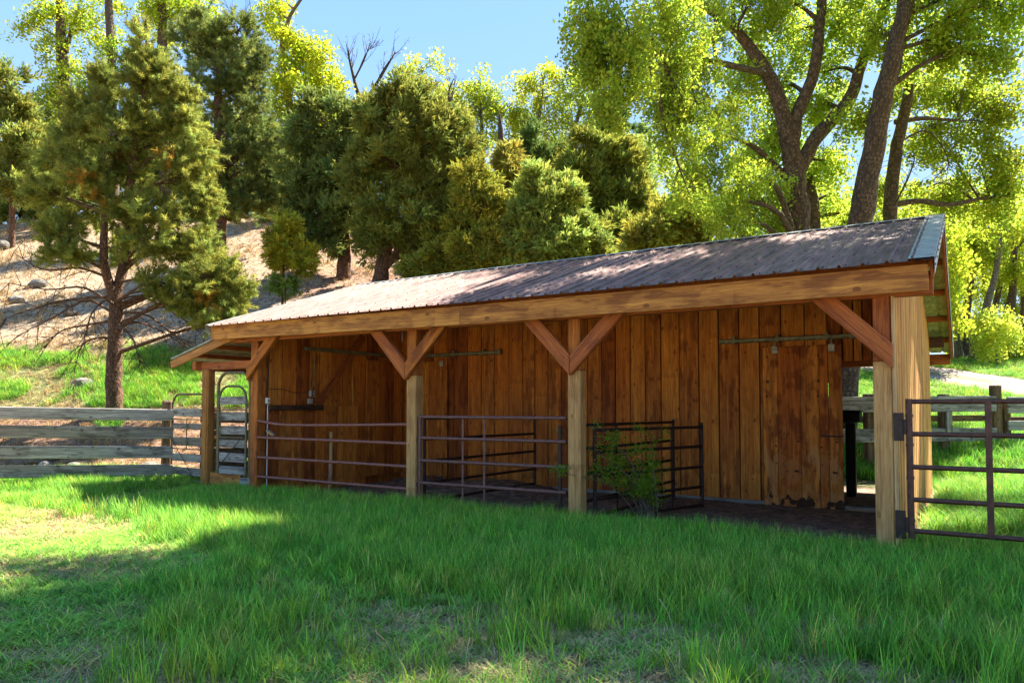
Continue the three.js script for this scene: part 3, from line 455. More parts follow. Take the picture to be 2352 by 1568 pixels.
// ------------------------------------------------------------------ fences
{ // grey rail fence at the left
  const r0 = V(-7.28, 0, -15.5), l0 = V(-10.0, 0, -14.4), dir = l0.clone().sub(r0), L = dir.length(), turn = -Math.atan2(-dir.z, -dir.x), o = thing('rail_fence', 'weathered grey four-plank rail fence running off from the arched gate', 'fence', null, [r0.x, 0, r0.z], turn);
  // local x runs to the right, so the fence lies along -x
  const hr = [1.28, 0.905, 0.51, 0.13], hl = [1.343, 0.98, 0.574, 0.196], S = 2.6;
  for (let k = 0; k < 4; k++) {
    const y = (x) => lerp(hr[k], hl[k], -x / L), cut = [-3.6, -4.6, -3.9, -4.3][k];
    board(o, 'rail', M.grey[k % 2], [0.16, y(-0.16), 0.11 + k * 0.004], [cut, y(cut), 0.1], 0.245, 0.06, { c: 0.02 }); board(o, 'rail', M.grey[(k + 1) % 2], [cut - 0.01, y(cut), 0.1], [cut - 4.2, y(cut - 4.2), 0.1], 0.24, 0.06, { c: 0.02 });
    for (let q = 0; q < 2; q++) { board(o, 'spike', M.hinge, [-1.6 - q * 2 - k * 0.1, y(-1.7) + 0.05, 0.13], [-1.6 - q * 2 - k * 0.1, y(-1.7) + 0.05, 0.142], 0.022, 0.022, { up: V(0, 1, 0) }); }
  }
  for (const x of [0.02, -3.7, -7.4]) board(o, 'post', M.brownGrey, [x, -0.4, -0.06], [x, 1.6, -0.04], 0.21, 0.2, { c: 0.04 });
  for (const y of [1.15, 0.12]) part(o, 'hinge', cbox(0.05, 0.14, 0.05, 0.01), M.hinge, [0.13, y, 0.1]);
}
{ // the short run of dark planks seen behind the arched gates
  const a = V(-6.9, 0, -16.3), b = V(-3.9, 0, -17.2), o = thing('plank_fence', 'dark plank fence behind the arched gates and lean-to post', 'fence', null, [a.x, 0, a.z], -Math.atan2(b.z - a.z, b.x - a.x));
  for (const y of [1.13, 0.74, 0.35, 0.05]) board(o, 'rail', M.brownGrey, [0, y + 0.1, 0], [3.1, y + 0.04, 0], 0.23, 0.05, { c: 0.01 });
  for (const x of [0.3, 2.8]) board(o, 'post', M.brownGrey, [x, -0.4, -0.1], [x, 1.45, -0.1], 0.16, 0.14);
}
{ // pale fence along the meadow on the right
  const a = V(6.4, 0, -16.6), b = V(11.15, 0, -17.0), turn = -Math.atan2(b.z - a.z, b.x - a.x), L = a.distanceTo(b);
  const o = thing('plank_fence', 'pale grey plank fence across the meadow behind the shed', 'fence', null, [a.x, 0, a.z], turn);
  for (const [y, h, m] of [[1.66, 0.11, 1], [1.48, 0.25, 0], [1.2, 0.14, 2], [0.92, 0.13, 1], [0.78, 0.2, 0]]) board(o, 'rail', m === 2 ? M.brownGrey : M.pale[m], [-2, y - 0.05, m === 2 ? -0.12 : 0.09], [L - 0.03, y, m === 2 ? -0.12 : 0.09], h, 0.05, { c: 0.012 });
  for (const x of [1.75, 3.55, L + 0.06]) board(o, 'post', M.brownGrey, [x, 0, -0.04], [x, x > 4 ? 1.96 : 1.75, -0.04], 0.2, 0.19, { c: 0.02 }); board(o, 'upright', M.pale[0], [3.55, 0.85, 0.14], [3.55, 1.35, 0.14], 0.14, 0.05);
  const o2 = thing('plank_fence', 'pale grey plank fence section right of the square post by the driveway', 'fence', null, [b.x, 0, b.z], 4 * R);
  for (const [y, h, m, z] of [[1.64, 0.1, 1, 0.1], [1.42, 0.22, 0, 0.12], [1.03, 0.22, 0, 0.12], [0.68, 0.2, 1, 0.1], [1.5, 0.3, 2, -0.15], [1.15, 0.16, 2, -0.15]]) board(o2, 'rail', m === 2 ? M.brownGrey : M.pale[m], [0.22, y, z], [5, y + 0.02, z], h, 0.05, { c: 0.012 });
  for (const x of [0.3, 2.6, 4.9]) board(o2, 'post', M.brownGrey, [x, 0, -0.03], [x, 1.55, -0.03], 0.15, 0.15, { c: 0.02 });
}
{ // black pedestal seen through the doorway
  const o = shedThing('pedestal_feeder', 'black steel pedestal with a box top standing in the rear doorway', 'feeder', null, -1.08, -0.2, -6.0); board(o, 'pedestal', M.black, [0, 0, 0], [0, 1.36, 0], 0.17, 0.17, { c: 0.02 }); part(o, 'tray', cbox(0.62, 0.2, 0.4, 0.02), M.black, [-0.13, 1.47, 0]); part(o, 'tray_rim', cbox(0.66, 0.03, 0.44, 0.01), M.black, [-0.13, 1.58, 0]);
}
{ // a small brown bird on the second rail
  const o = shedThing('bird', 'small orange-breasted brown bird perched on the pipe rail', 'bird', null, -9.89, 0.92, 0.06, 0.35);
  const ring = (x, y, rx, ry) => ({ x, y, rx, ry }), prof = [ring(-0.112, 0.108, 0.002, 0.002), ring(-0.1, 0.108, 0.006, 0.006), ring(-0.09, 0.112, 0.016, 0.017), ring(-0.07, 0.113, 0.025, 0.027), ring(-0.05, 0.1, 0.027, 0.031), ring(-0.025, 0.08, 0.035, 0.043), ring(0.01, 0.06, 0.04, 0.047), ring(0.045, 0.045, 0.033, 0.038), ring(0.075, 0.034, 0.02, 0.021), ring(0.1, 0.022, 0.016, 0.009), ring(0.16, -0.006, 0.017, 0.005), ring(0.185, -0.018, 0.012, 0.002)];
  const pos = [], col = [], idx = [], n = 12; prof.forEach((q, i) => { for (let k = 0; k < n; k++) { const a = k / n * Math.PI * 2; pos.push(q.x, q.y + Math.sin(a) * q.ry, Math.cos(a) * q.rx); const belly = Math.sin(a) < 0.15 && q.x > -0.075 && q.x < 0.06; col.push(...(q.x < -0.093 ? [0.2, 0.16, 0.08] : belly ? [0.42, 0.2, 0.075] : q.x > 0.09 ? [0.035, 0.03, 0.028] : [0.12, 0.1, 0.08])); if (i) { const b = i * n, c = b - n, k2 = (k + 1) % n; idx.push(c + k, c + k2, b + k2, c + k, b + k2, b + k); } } });
  const g = new THREE.BufferGeometry(); g.setAttribute('position', new THREE.Float32BufferAttribute(pos, 3)); g.setAttribute('color', new THREE.Float32BufferAttribute(col, 3)); g.setIndex(idx); g.computeVertexNormals();
  part(o, 'body', g, new THREE.MeshStandardMaterial({ vertexColors: true, roughness: 0.85 })); for (const s of [-1, 1]) { part(o, 'eye', new THREE.SphereGeometry(0.005, 6, 5), M.black, [-0.08, 0.118, s * 0.021]); part(o, 'leg', tube([V(0.005, 0.02, s * 0.014), V(-0.005, 0.0, s * 0.014), V(-0.004, -0.012, s * 0.014)], [0.003, 0.002, 0.002], 5), M.hinge); }
}
// ------------------------------------------------------------------ leaf sprays, shared by all crowns
const lr = rng(9001);
function spray(fn, vary = 0.5) {                                            // each add() is one leaf or blade, a little lighter or darker than its neighbours
  const pos = [], col = []; fn((...v) => { const b = 1 - vary / 2 + vary * lr(), y = 1 + (lr() - 0.5) * vary * 0.5; for (const p of v) { pos.push(p.x, p.y, p.z); col.push(b * y, b, b); } }); const g = new THREE.BufferGeometry(); g.setAttribute('position', new THREE.Float32BufferAttribute(pos, 3)); g.setAttribute('color', new THREE.Float32BufferAttribute(col, 3)); g.computeVertexNormals(); return g;
}
const dirRand = (r) => { const a = r() * 6.283, z = r() * 2 - 1, s = Math.sqrt(1 - z * z); return V(Math.cos(a) * s, z, Math.sin(a) * s); };
// broad leaves hanging from a short twig; the spray grows along +y
const broadSprays = [0, 1, 2].map(() => spray((add) => {
  for (let k = 0; k < 15; k++) {
    const t = 0.08 + 0.42 * (k / 15), a = k * 2.4 + lr(), base = V(Math.cos(a) * 0.05 * lr(), t, Math.sin(a) * 0.05 * lr()), d = V(Math.cos(a), -0.25 - 0.7 * lr(), Math.sin(a)).normalize(), L = 0.085 + 0.05 * lr(), w = L * 0.3, sd = d.clone().cross(dirRand(lr)).normalize().multiplyScalar(w);
    const p0 = base.clone().addScaledVector(d, 0.05), m = p0.clone().addScaledVector(d, L * 0.45), e = p0.clone().addScaledVector(d, L); m.y -= 0.006;
    add(p0, m.clone().add(sd), e, p0, e, m.clone().sub(sd));
  }
}));
// needle tufts: short stiff needles round a shoot
const pineSprays = [0, 1, 2].map(() => spray((add) => {
  for (let k = 0; k < 40; k++) {
    const t = 0.02 + 0.2 * (k / 40), a = k * 2.39996, up = 0.55 + 0.5 * lr(), d = V(Math.cos(a), up, Math.sin(a)).normalize(), L = 0.055 + 0.035 * lr(), s = d.clone().cross(dirRand(lr)).normalize().multiplyScalar(0.0078), p = V(0, t, 0);
    add(p.clone().add(s), p.clone().sub(s), p.clone().addScaledVector(d, L));
  }
}));
// scale-leaved juniper: dense flattened twiglets
const juniperSprays = [0, 1, 2].map(() => spray((add) => {
  for (let b = 0; b < 9; b++) {
    const a = b * 2.4 + lr(), o = V(Math.cos(a), 0.9 + lr() * 0.8, Math.sin(a)).normalize(), st = V(0, 0.03 + 0.1 * (b / 9), 0), L = 0.12 + 0.08 * lr();
    for (let k = 0; k < 5; k++) { const p = st.clone().addScaledVector(o, L * (0.25 + 0.75 * k / 5)), d = o.clone().addScaledVector(dirRand(lr), 0.7).normalize(), s = d.clone().cross(dirRand(lr)).normalize().multiplyScalar(0.016); add(p.clone().add(s), p.clone().sub(s), p.clone().addScaledVector(d, 0.085)); }
  }
}));
const leafMat = (r, g, b, tr = 0.45, rough = 1, spec = 0) => new THREE.MeshPhysicalMaterial({ color: new THREE.Color().setRGB(r, g, b), vertexColors: true, roughness: rough, transmission: tr, thickness: 0, side: THREE.DoubleSide, specularIntensity: spec });
const KIND = {
  cottonwood: { sprays: broadSprays, mat: leafMat(0.35, 0.46, 0.05, 0.66), size: 1.0, jit: 0.25 },
  pine: { sprays: pineSprays, mat: leafMat(0.23, 0.26, 0.065, 0.45), size: 1.5, jit: 0.12 },
  juniper: { jit: 0.2, sprays: juniperSprays, mat: leafMat(0.235, 0.255, 0.06, 0.45), size: 1.6 },
};
const barkTex = (() => { const w = 256, h = 512, d = new Uint8Array(w * h * 4); for (let j = 0; j < h; j++) for (let i = 0; i < w; i++) { const u = i / w, v = j / h, a = Math.abs(vnoise(u * 14 + vnoise(u * 4, v * 9, 603, 4, 9) * 3, v * 10, 601, 0, 10) - 0.5) * 2, b = fbm(u * 20, v * 40, 605, 3, 0), g = 90 + a * 95 + (b - 0.5) * 80, o = (j * w + i) * 4; d[o] = clamp(g * 1.04, 0, 255); d[o + 1] = clamp(g * 0.97, 0, 255); d[o + 2] = clamp(g * 0.88, 0, 255); d[o + 3] = 255; } const t = new THREE.DataTexture(d, w, h); t.wrapS = t.wrapT = THREE.RepeatWrapping; t.magFilter = THREE.LinearFilter; t.colorSpace = THREE.SRGBColorSpace; t.repeat.set(1.2, 1); t.needsUpdate = true; return t; })();
const bark = (c) => new THREE.MeshStandardMaterial({ map: barkTex, color: c, roughness: 0.95, bumpMap: barkTex, bumpScale: 0.03 });
const BARK = { pine: bark(0xb08a70), juniper: bark(0xb89078), cottonwood: bark(0xa89684), grey: bark(0xc4bcae), dead: bark(0x9a8470), red: bark(0xb4835e) };
const qA = new THREE.Quaternion(), qB = new THREE.Quaternion(), mT = new THREE.Matrix4(), UPV = V(0, 1, 0), cT = new THREE.Color();
function crownOf(parent, kind, pts, tint, r) {                              // pts: {p, d, s}
  const K = KIND[kind], per = K.sprays.length;
  for (let v = 0; v < per; v++) {
    const mine = pts.filter((_, k) => k % per === v); if (!mine.length) continue;
    const m = new THREE.InstancedMesh(K.sprays[v], K.mat, mine.length); m.name = 'crown'; m.userData.kind = 'stuff'; shade(m);
    mine.forEach((q, k) => {
      qA.setFromUnitVectors(UPV, q.d); qB.setFromAxisAngle(UPV, r() * 6.283); qA.multiply(qB); const s = q.s; mT.compose(q.p, qA, V(s, s, s)); m.setMatrixAt(k, mT);
      const b = (0.8 + 0.4 * r()) * (q.b ?? 1), y = r(); if (q.c) cT.setRGB(...q.c); else cT.setRGB(tint[0] * b * (0.88 + 0.3 * y), tint[1] * b, tint[2] * b * (1.1 - 0.25 * y)); m.setColorAt(k, cT);
    });
    parent.add(m);
  }
}
// a tree: stems (polylines with radii), lobes of foliage fed by limbs from the nearest stem
function tree({ name, label, category = 'tree', group, kind, stems, lobes, tint = [1, 1, 1], barkMat, seed, n = 16, s = 9, size = 1, twigR = 0.012, deadEnd = 0, dead = [], limbR = 0.05, brown = 0 }) {
  const r = rng(seed), nodes = [], trunkG = [], branchG = [], pts = [];
  const base = stems[0].p[0], root = thing(name, label, category, group, [base.x, base.y, base.z]);
  const rel = (v) => v.clone().sub(base);
  for (const st of stems) {
    const P = smooth(st.p.map(rel), Math.max(6, st.p.length * 5)), N = P.length, rr = P.map((p, k) => { const t = k / (N - 1) * (st.r.length - 1), i = Math.min(st.r.length - 2, Math.floor(t)); return lerp(st.r[i], st.r[i + 1], t - i); });
    if (st === stems[0]) { const e = P[0].clone(); e.y -= 0.5; P.unshift(e); rr.unshift(rr[0] * 1.25); rr[1] *= 1.15; }
    P.forEach((p, k) => { if (k && k < P.length - 1) { const w = rr[k] * 0.16; p.x += (r() - 0.5) * w; p.z += (r() - 0.5) * w; } nodes.push({ p, r: rr[k] }); });
    trunkG.push(tube(P, rr, rr[0] > 0.12 ? 12 : 6, true, 0.22, seed));
  }
  const addBranch = (P, rr, sides) => branchG.push(tube(P, rr, sides, false));
  for (const L0 of lobes) {
    const f = (kind === 'pine' ? 0.7 : 0.8) + 0.5 * r(), L = { ...L0, r: L0.r.map((x) => x * f * (0.85 + 0.3 * r())) };
    const c = rel(L.c).add(dirRand(r).multiplyScalar(L.r[0] * 0.25)); let best = nodes[0], bs = 1e9;
    for (const q of nodes) { const dy = c.y - q.p.y, h = Math.hypot(c.x - q.p.x, c.z - q.p.z), sc = Math.hypot(h, dy) + (dy < h * 0.25 ? (h * 0.25 - dy) * 1.5 : 0); if (sc < bs) { bs = sc; best = q; } }
    const len = best.p.distanceTo(c), mid = best.p.clone().lerp(c, 0.5); mid.y += len * (0.06 + 0.1 * r()); mid.add(dirRand(r).multiplyScalar(len * 0.1));
    const tip = c.clone(); tip.y += L.r[1] * 0.3; const limb = smooth([best.p, mid, tip], 8), lr0 = Math.min(best.r * 0.7, limbR * (0.6 + len * 0.12));
    addBranch(limb, limb.map((_, k) => lerp(lr0, twigR, k / 8)), 5);
    const lk = L.k ?? 1, nb = Math.round(n * (L.n ?? 1) * (lk < 1 ? 0.85 : 1));
    for (let b = 0; b < nb; b++) {
      const st = limb[Math.floor(lerp(3, 8.99, r()))], u = dirRand(r), k = Math.cbrt(0.15 + 0.85 * r()) * (kind === 'cottonwood' ? 1.08 : 0.85 + 0.5 * r()); const e = V(c.x + u.x * L.r[0] * k, c.y + u.y * L.r[1] * k, c.z + u.z * L.r[2] * k), m = st.clone().lerp(e, 0.5); m.y += st.distanceTo(e) * (kind === 'cottonwood' ? 0.16 : 0.05) * (0.5 + r());
      const B = smooth([st, m, e], 4); addBranch(B, [twigR, twigR * 0.8, twigR * 0.6, twigR * 0.4, twigR * 0.25], 3);
      const dir = e.clone().sub(m).normalize(), isBrown = r() < brown, tone = kind === 'cottonwood' ? 0.8 + 0.4 * r() : 0.62 + 0.76 * r();
      for (let q = 0; q < s; q++) {
        const t = lerp(0.4, 1.02, Math.sqrt(r())), p = t < 0.5 ? st.clone().lerp(m, t * 2) : m.clone().lerp(e, t * 2 - 1); p.add(dirRand(r).multiplyScalar(KIND[kind].jit * size * lk * (0.4 + r())));
        const d = dir.clone().multiplyScalar(0.8).add(dirRand(r).multiplyScalar(0.9)); d.y += kind === 'cottonwood' ? -0.75 : 0.55; d.normalize();
        pts.push({ p, d, s: KIND[kind].size * size * lk * (0.7 + 0.6 * r()), c: isBrown ? [1.5, 0.75, 0.5] : null, b: tone });
      }
    }
  }
  for (const D of dead) {                                                   // bare dead branches with drooping twigs
    const P = smooth(D.p.map(rel), 10); addBranch(P, P.map((_, k) => lerp(D.r, 0.008, k / 10)), 5);
    for (let k = 0; k < D.n; k++) {
      const i = 2 + Math.floor(r() * 8.5), st = P[Math.min(10, i)], L = (0.3 + 0.7 * r()) * (D.l ?? 1), out = P[Math.min(10, i + 1)].clone().sub(P[i - 1]).normalize(), d1 = out.multiplyScalar(0.7).add(dirRand(r).multiplyScalar(0.8)); d1.y += (D.up ?? -0.15) + (r() - 0.5) * 0.4; d1.normalize();
      const m = st.clone().addScaledVector(d1, L * 0.5), e = m.clone().addScaledVector(d1, L * 0.5); e.y += (D.up ?? -0.3) * L * 0.7 * r(); const w = D.w ?? 0.011; addBranch(smooth([st, m, e], 3), [w, w * 0.8, w * 0.55, w * 0.3], 3);
      for (let q = 0; q < 3; q++) { const d2 = d1.clone().add(dirRand(r).multiplyScalar(0.9)).normalize(), s2 = m.clone().lerp(e, r()); addBranch([s2, s2.clone().addScaledVector(d2, L * 0.3 * (0.5 + r()))], [w * 0.55, w * 0.2], 3); }
    }
  }
  part(root, 'trunk', mergeGeometries(trunkG), barkMat ?? BARK[kind]); if (branchG.length) part(root, 'branches', mergeGeometries(branchG), barkMat ?? BARK[kind]);
  if (pts.length) crownOf(root, kind, pts, tint, r);
  return root;
}
// lobes given as [column, row, half width, half height] of the photograph at depth d (+ own offset)
const lobesAt = (d, list, deep = 1) => list.map(([c, w, rc, rr, dd = 0, n = 1]) => ({ k: dd < -3 ? 0.66 : 1, c: at(c, w, d + dd), r: [rc / FOC * (d + dd), rr / FOC * (d + dd), Math.max(rc, rr) / FOC * (d + dd) * deep], n }));
const stem = (d, pts, radii) => ({ p: pts.map(([c, w, dd = 0]) => at(c, w, d + dd)), r: radii });
function onGround(st) { const p = st.p[0]; p.y = groundY(p.x, p.z) - 0.02; return st; }
let treeN = 0;
function high(cols, rows, seed, keep = 0.32) { const r = rng(seed), o = []; for (const w of rows) for (const c of cols) if (r() < keep) o.push([c + (r() - 0.5) * 70, w + (r() - 0.5) * 70, 74 + 26 * r(), 60 + 20 * r(), (r() - 0.5) * 3.5, 1.1]); return o; }
{ // pinyon in front of the bank
  const d = 19;
  tree({ name: 'pinyon_pine', label: 'pinyon pine with bare drooping lower branches standing on the dirt bank behind the rail fence', kind: 'pine', seed: 11, n: 17, s: 11, limbR: 0.07, twigR: 0.014, brown: 0.015, tint: [1.08, 1.08, 0.9],
    stems: [onGround(stem(d, [[262, 930], [262, 800], [266, 720], [262, 660]], [0.2, 0.18, 0.17, 0.15])), stem(d, [[262, 690], [238, 600, -0.3], [240, 480, -0.4], [238, 340, -0.3], [225, 250]], [0.12, 0.1, 0.08, 0.05, 0.02]), stem(d, [[264, 690], [292, 560, 0.2], [296, 430, 0.2], [318, 280], [332, 190], [336, 110]], [0.14, 0.12, 0.1, 0.07, 0.04, 0.015])],
    lobes: lobesAt(d, [[335, 120, 22, 40], [312, 165, 26, 24], [368, 165, 26, 28], [330, 205, 50, 34], [250, 190, 46, 40, 0.4], [400, 215, 40, 36], [215, 250, 50, 36], [330, 265, 80, 40], [420, 285, 54, 40], [180, 320, 60, 34], [270, 320, 70, 40, -0.6], [370, 340, 70, 44, 0.5], [450, 350, 44, 36], [130, 385, 60, 34], [210, 400, 66, 36, -0.6], [300, 400, 70, 40, 0.6], [395, 420, 70, 36], [100, 450, 44, 30], [170, 470, 70, 34, 0.4], [280, 480, 60, 36, -0.7], [390, 490, 80, 40, -0.4], [460, 470, 36, 40], [120, 530, 56, 30, -0.4, 0.8], [330, 560, 70, 36, -0.8, 0.8], [420, 560, 60, 36], [140, 590, 60, 26, -0.5, 0.9], [250, 570, 50, 26, 0.6, 0.6], [470, 590, 50, 34], [520, 630, 40, 40], [480, 660, 66, 40, -0.3], [540, 690, 42, 40], [440, 705, 60, 30], [520, 735, 60, 28], [360, 640, 50, 26, -0.6, 0.6]], 1.1),
    dead: [[[262, 700], [190, 660], [110, 665], [20, 650]], [[262, 720], [200, 690], [120, 730], [40, 770]], [[262, 735], [205, 745], [140, 760], [100, 800]], [[262, 765], [300, 740], [360, 755], [430, 800]], [[262, 690], [320, 680], [400, 720], [470, 770]], [[262, 720], [330, 720], [400, 770], [440, 790]], [[262, 780], [230, 775], [190, 790], [170, 850]], [[262, 650], [330, 640], [400, 660], [460, 700]], [[255, 640], [180, 615], [100, 620], [30, 580]], [[262, 700], [240, 690, -0.8], [210, 720, -1.2], [190, 790, -1.4]], [[262, 750], [290, 760, -0.8], [310, 790, -1], [320, 840, -1.1]], [[262, 680], [150, 690], [70, 710], [-10, 740]]].map((p) => ({ p: p.map(([c, w, dd = 0]) => at(c, w, d + dd)), r: 0.042, n: 22, l: 0.95 })) });
}
{ const d = 31; tree({ name: 'pinyon_pine', label: 'tall dark pine with a thick bare foot on the slope behind the front pinyon', kind: 'pine', seed: 12, n: 19, s: 10, size: 1.35, limbR: 0.1, twigR: 0.02, tint: [0.78, 0.86, 0.9], stems: [onGround(stem(d, [[500, 568], [503, 500], [510, 400], [500, 250], [505, 120], [500, 50]], [0.33, 0.3, 0.26, 0.18, 0.1, 0.04]))],
    lobes: lobesAt(d, [[475, 60, 40, 44], [440, 110, 40, 50], [500, 100, 50, 44], [560, 80, 40, 46], [590, 130, 34, 44], [530, 160, 60, 40], [460, 190, 50, 44, -0.5], [570, 210, 50, 44], [510, 240, 66, 44], [560, 290, 66, 40], [600, 330, 50, 44], [500, 330, 66, 44, -0.6], [620, 400, 44, 36], [560, 390, 66, 40], [490, 430, 60, 36], [590, 450, 60, 34], [540, 480, 44, 26], [470, 480, 40, 30], [640, 440, 30, 30]], 1.1) }); }
const JG = 'junipers on the slope behind the shed';
function juniper(label, d, foot, stemPts, lobes, tint, seed, o = {}) { return tree({ name: o.name ?? 'juniper_tree', label, category: o.category, kind: 'juniper', seed, n: o.n ?? 14, s: o.s ?? 9, size: o.size ?? 1.15, limbR: 0.09, twigR: 0.018, tint, stems: [onGround(stem(d, [foot, ...stemPts], o.r ?? [0.3, 0.24, 0.16, 0.06])), ...(o.more ?? [])], lobes: lobesAt(d, lobes, 1.0), dead: o.dead ?? [] }); }
juniper('dark rounded juniper with a single straight trunk above the roof line', 29.5, [790, 612], [[788, 540], [780, 440], [770, 300]], [[740, 270, 50, 40], [800, 270, 40, 46], [700, 330, 40, 44], [760, 340, 60, 46], [700, 400, 44, 44], [760, 420, 66, 44, -0.5], [820, 380, 50, 60], [690, 460, 34, 40], [740, 490, 60, 40], [800, 480, 50, 46], [700, 520, 36, 30], [770, 545, 56, 28], [720, 560, 40, 22]], [0.72, 0.85, 0.9], 21);
juniper('broad dense juniper with a leaning forked trunk above the roof line', 27.5, [868, 640], [[880, 600], [895, 520], [910, 420], [930, 280]], [[900, 240, 50, 36], [960, 235, 50, 34], [850, 280, 44, 40], [1010, 270, 44, 36], [920, 300, 70, 44, -0.5], [1040, 320, 34, 44], [840, 350, 56, 44], [990, 350, 60, 46], [900, 390, 70, 46, -0.6], [1050, 390, 30, 40], [820, 430, 44, 40], [980, 430, 70, 44], [880, 470, 70, 44], [1030, 460, 44, 40], [940, 510, 66, 40, -0.7], [850, 530, 50, 36], [1010, 530, 60, 36], [900, 570, 60, 26], [970, 570, 50, 26], [1050, 560, 40, 26], [940, 440, 60, 50, 1.5], [900, 340, 60, 50, 1.5], [960, 380, 60, 50, 1.5], [1000, 480, 50, 44, 1.5]], [0.98, 1.0, 0.85], 22, { r: [0.34, 0.26, 0.2, 0.12, 0.05], more: [stem(27.5, [[874, 622], [905, 590], [925, 560], [960, 500]], [0.2, 0.15, 0.1, 0.04])], n: 15 });
juniper('yellowish low juniper right of the forked juniper', 26, [1090, 640], [[1090, 560], [1085, 480], [1085, 430]], [[1085, 430, 30, 36], [1060, 480, 36, 34], [1110, 490, 40, 36], [1070, 530, 44, 30], [1125, 545, 40, 30], [1080, 575, 60, 22], [1130, 590, 40, 20]], [1.35, 1.25, 0.75], 23, { size: 1.0 });
juniper('olive brown pointed juniper behind the grey-green one', 30, [1165, 640], [[1165, 500], [1168, 420], [1172, 340]], [[1170, 365, 18, 34], [1165, 410, 32, 36], [1175, 455, 40, 36], [1150, 490, 44, 36], [1190, 510, 36, 36], [1160, 550, 56, 36]], [1.25, 1.02, 0.8], 24, { size: 1.05 });
juniper('grey-green spreading juniper beside the roof ridge', 25.5, [1260, 640], [[1255, 560], [1255, 500], [1260, 450]], [[1240, 430, 36, 26], [1290, 450, 40, 34], [1220, 470, 40, 34], [1260, 490, 50, 36], [1310, 500, 44, 36], [1200, 530, 44, 34], [1250, 550, 56, 34], [1320, 550, 44, 34], [1290, 590, 60, 24], [1210, 580, 50, 24]], [1.25, 1.4, 1.25], 25, { size: 1.0, n: 15 });
juniper('large olive juniper with upswept plumes behind the roof ridge', 30.5, [1400, 640], [[1400, 520], [1400, 440], [1405, 360]], [[1340, 360, 44, 34], [1395, 350, 44, 34], [1440, 380, 40, 40], [1320, 410, 50, 36], [1380, 410, 50, 40], [1450, 430, 40, 40], [1350, 460, 60, 36], [1420, 470, 60, 40], [1470, 490, 36, 40], [1380, 520, 70, 36], [1450, 545, 56, 30]], [1.12, 1.12, 0.82], 26, { size: 1.2 });
juniper('dark slim conifer rising between the pale cottonwoods', 37, [1420, 560], [[1418, 420], [1415, 340], [1412, 255]], [[1410, 270, 26, 26], [1405, 305, 40, 26], [1430, 330, 44, 30], [1385, 345, 40, 26], [1440, 370, 50, 26], [1400, 385, 50, 24]], [0.6, 0.85, 0.95], 27, { size: 1.3, n: 11 });
juniper('dark conifer behind the broken snag', 37, [1225, 560], [[1225, 420], [1225, 350]], [[1225, 330, 34, 36], [1205, 375, 40, 30], [1250, 380, 40, 36]], [0.65, 0.85, 0.85], 28, { size: 1.3, r: [0.25, 0.2, 0.06], n: 11 });
juniper('low olive bushy juniper just past the ridge cap', 22.5, [1540, 640], [[1540, 570], [1545, 520]], [[1510, 530, 40, 30], [1560, 520, 44, 30], [1480, 560, 44, 24], [1610, 530, 40, 26], [1540, 560, 60, 24]], [1.3, 1.2, 0.85], 29, { size: 0.95, r: [0.2, 0.15, 0.06] });
juniper('dull green juniper at the far end of the upper slope', 36, [30, 460], [[25, 380], [20, 280], [15, 190]], [[10, 185, 34, 36], [-20, 240, 50, 44], [35, 250, 40, 40], [10, 310, 60, 40], [60, 330, 36, 36], [30, 380, 60, 34], [-10, 400, 50, 30], [10, 440, 60, 30], [50, 440, 40, 24]], [1.0, 1.05, 0.95], 30, { size: 1.4, n: 12, r: [0.14, 0.12, 0.1, 0.05] });
juniper('grey-green juniper between the pinyon and the tall pale cottonwood', 39, [110, 450], [[110, 380], [112, 320]], [[105, 320, 50, 40], [150, 345, 50, 40], [90, 380, 60, 40], [170, 400, 50, 36], [120, 430, 60, 26]], [0.95, 1.0, 0.8], 31, { size: 1.4, r: [0.25, 0.2, 0.06], n: 12 });
juniper('dark juniper on the crest between the pines', 40, [640, 520], [[640, 420], [640, 350]], [[640, 340, 50, 46], [610, 400, 50, 40], [670, 400, 50, 44], [650, 450, 60, 36]], [0.8, 0.9, 0.85], 32, { size: 1.4, r: [0.25, 0.2, 0.06], n: 12 });
juniper('yellow-green juniper sapling on two thin stems in the gravel gully', 24.5, [648, 668], [[650, 630], [652, 590], [655, 520]], [[655, 520, 18, 22], [645, 550, 26, 24], [668, 560, 28, 26], [640, 585, 26, 20], [690, 592, 24, 24], [660, 595, 32, 18]], [1.7, 1.5, 0.7], 33, { size: 0.75, r: [0.05, 0.04, 0.03, 0.015], n: 12, s: 8 });
juniper('tiny dark green seedling juniper at the foot of the sapling', 24.2, [655, 672], [[655, 660], [656, 652]], [[645, 660, 22, 12], [668, 656, 20, 12]], [0.8, 1.0, 0.8], 34, { name: 'juniper_bush', category: 'bush', size: 0.6, r: [0.03, 0.02, 0.01], n: 8, s: 6 });

[[1020, 26.5, 600, 41, [1.1, 1.1, 0.8]], [1140, 25.5, 610, 42, [1.3, 1.25, 0.85]], [1210, 28, 560, 43, [1.0, 1.0, 0.8]], [1350, 26, 590, 44, [1.2, 1.25, 1.0]], [1440, 27, 570, 45, [1.1, 1.1, 0.8]], [1290, 33, 480, 46, [0.9, 1.0, 0.8]], [1110, 33, 470, 47, [1.0, 1.0, 0.75]]].forEach(([c, d, w, seed, tint], k) => juniper(['low juniper skirt under the forked juniper', 'low yellow juniper against the roof ridge', 'brownish juniper low between its neighbours', 'low grey-green juniper touching the ridge cap', 'low olive juniper under the upswept one', 'dim juniper filling the gap behind the grey-green one', 'dim juniper behind the yellowish one'][k], d, [c, 660], [[c, w], [c + 4, w - 50]], [[c - 30, w - 10, 40, 26], [c + 30, w - 6, 40, 26], [c, w - 40, 40, 30], [c - 44, w + 20, 44, 24], [c + 44, w + 24, 44, 24], [c, w + 24, 50, 26]], tint, seed, { r: [0.15, 0.1, 0.04], n: 13 }));
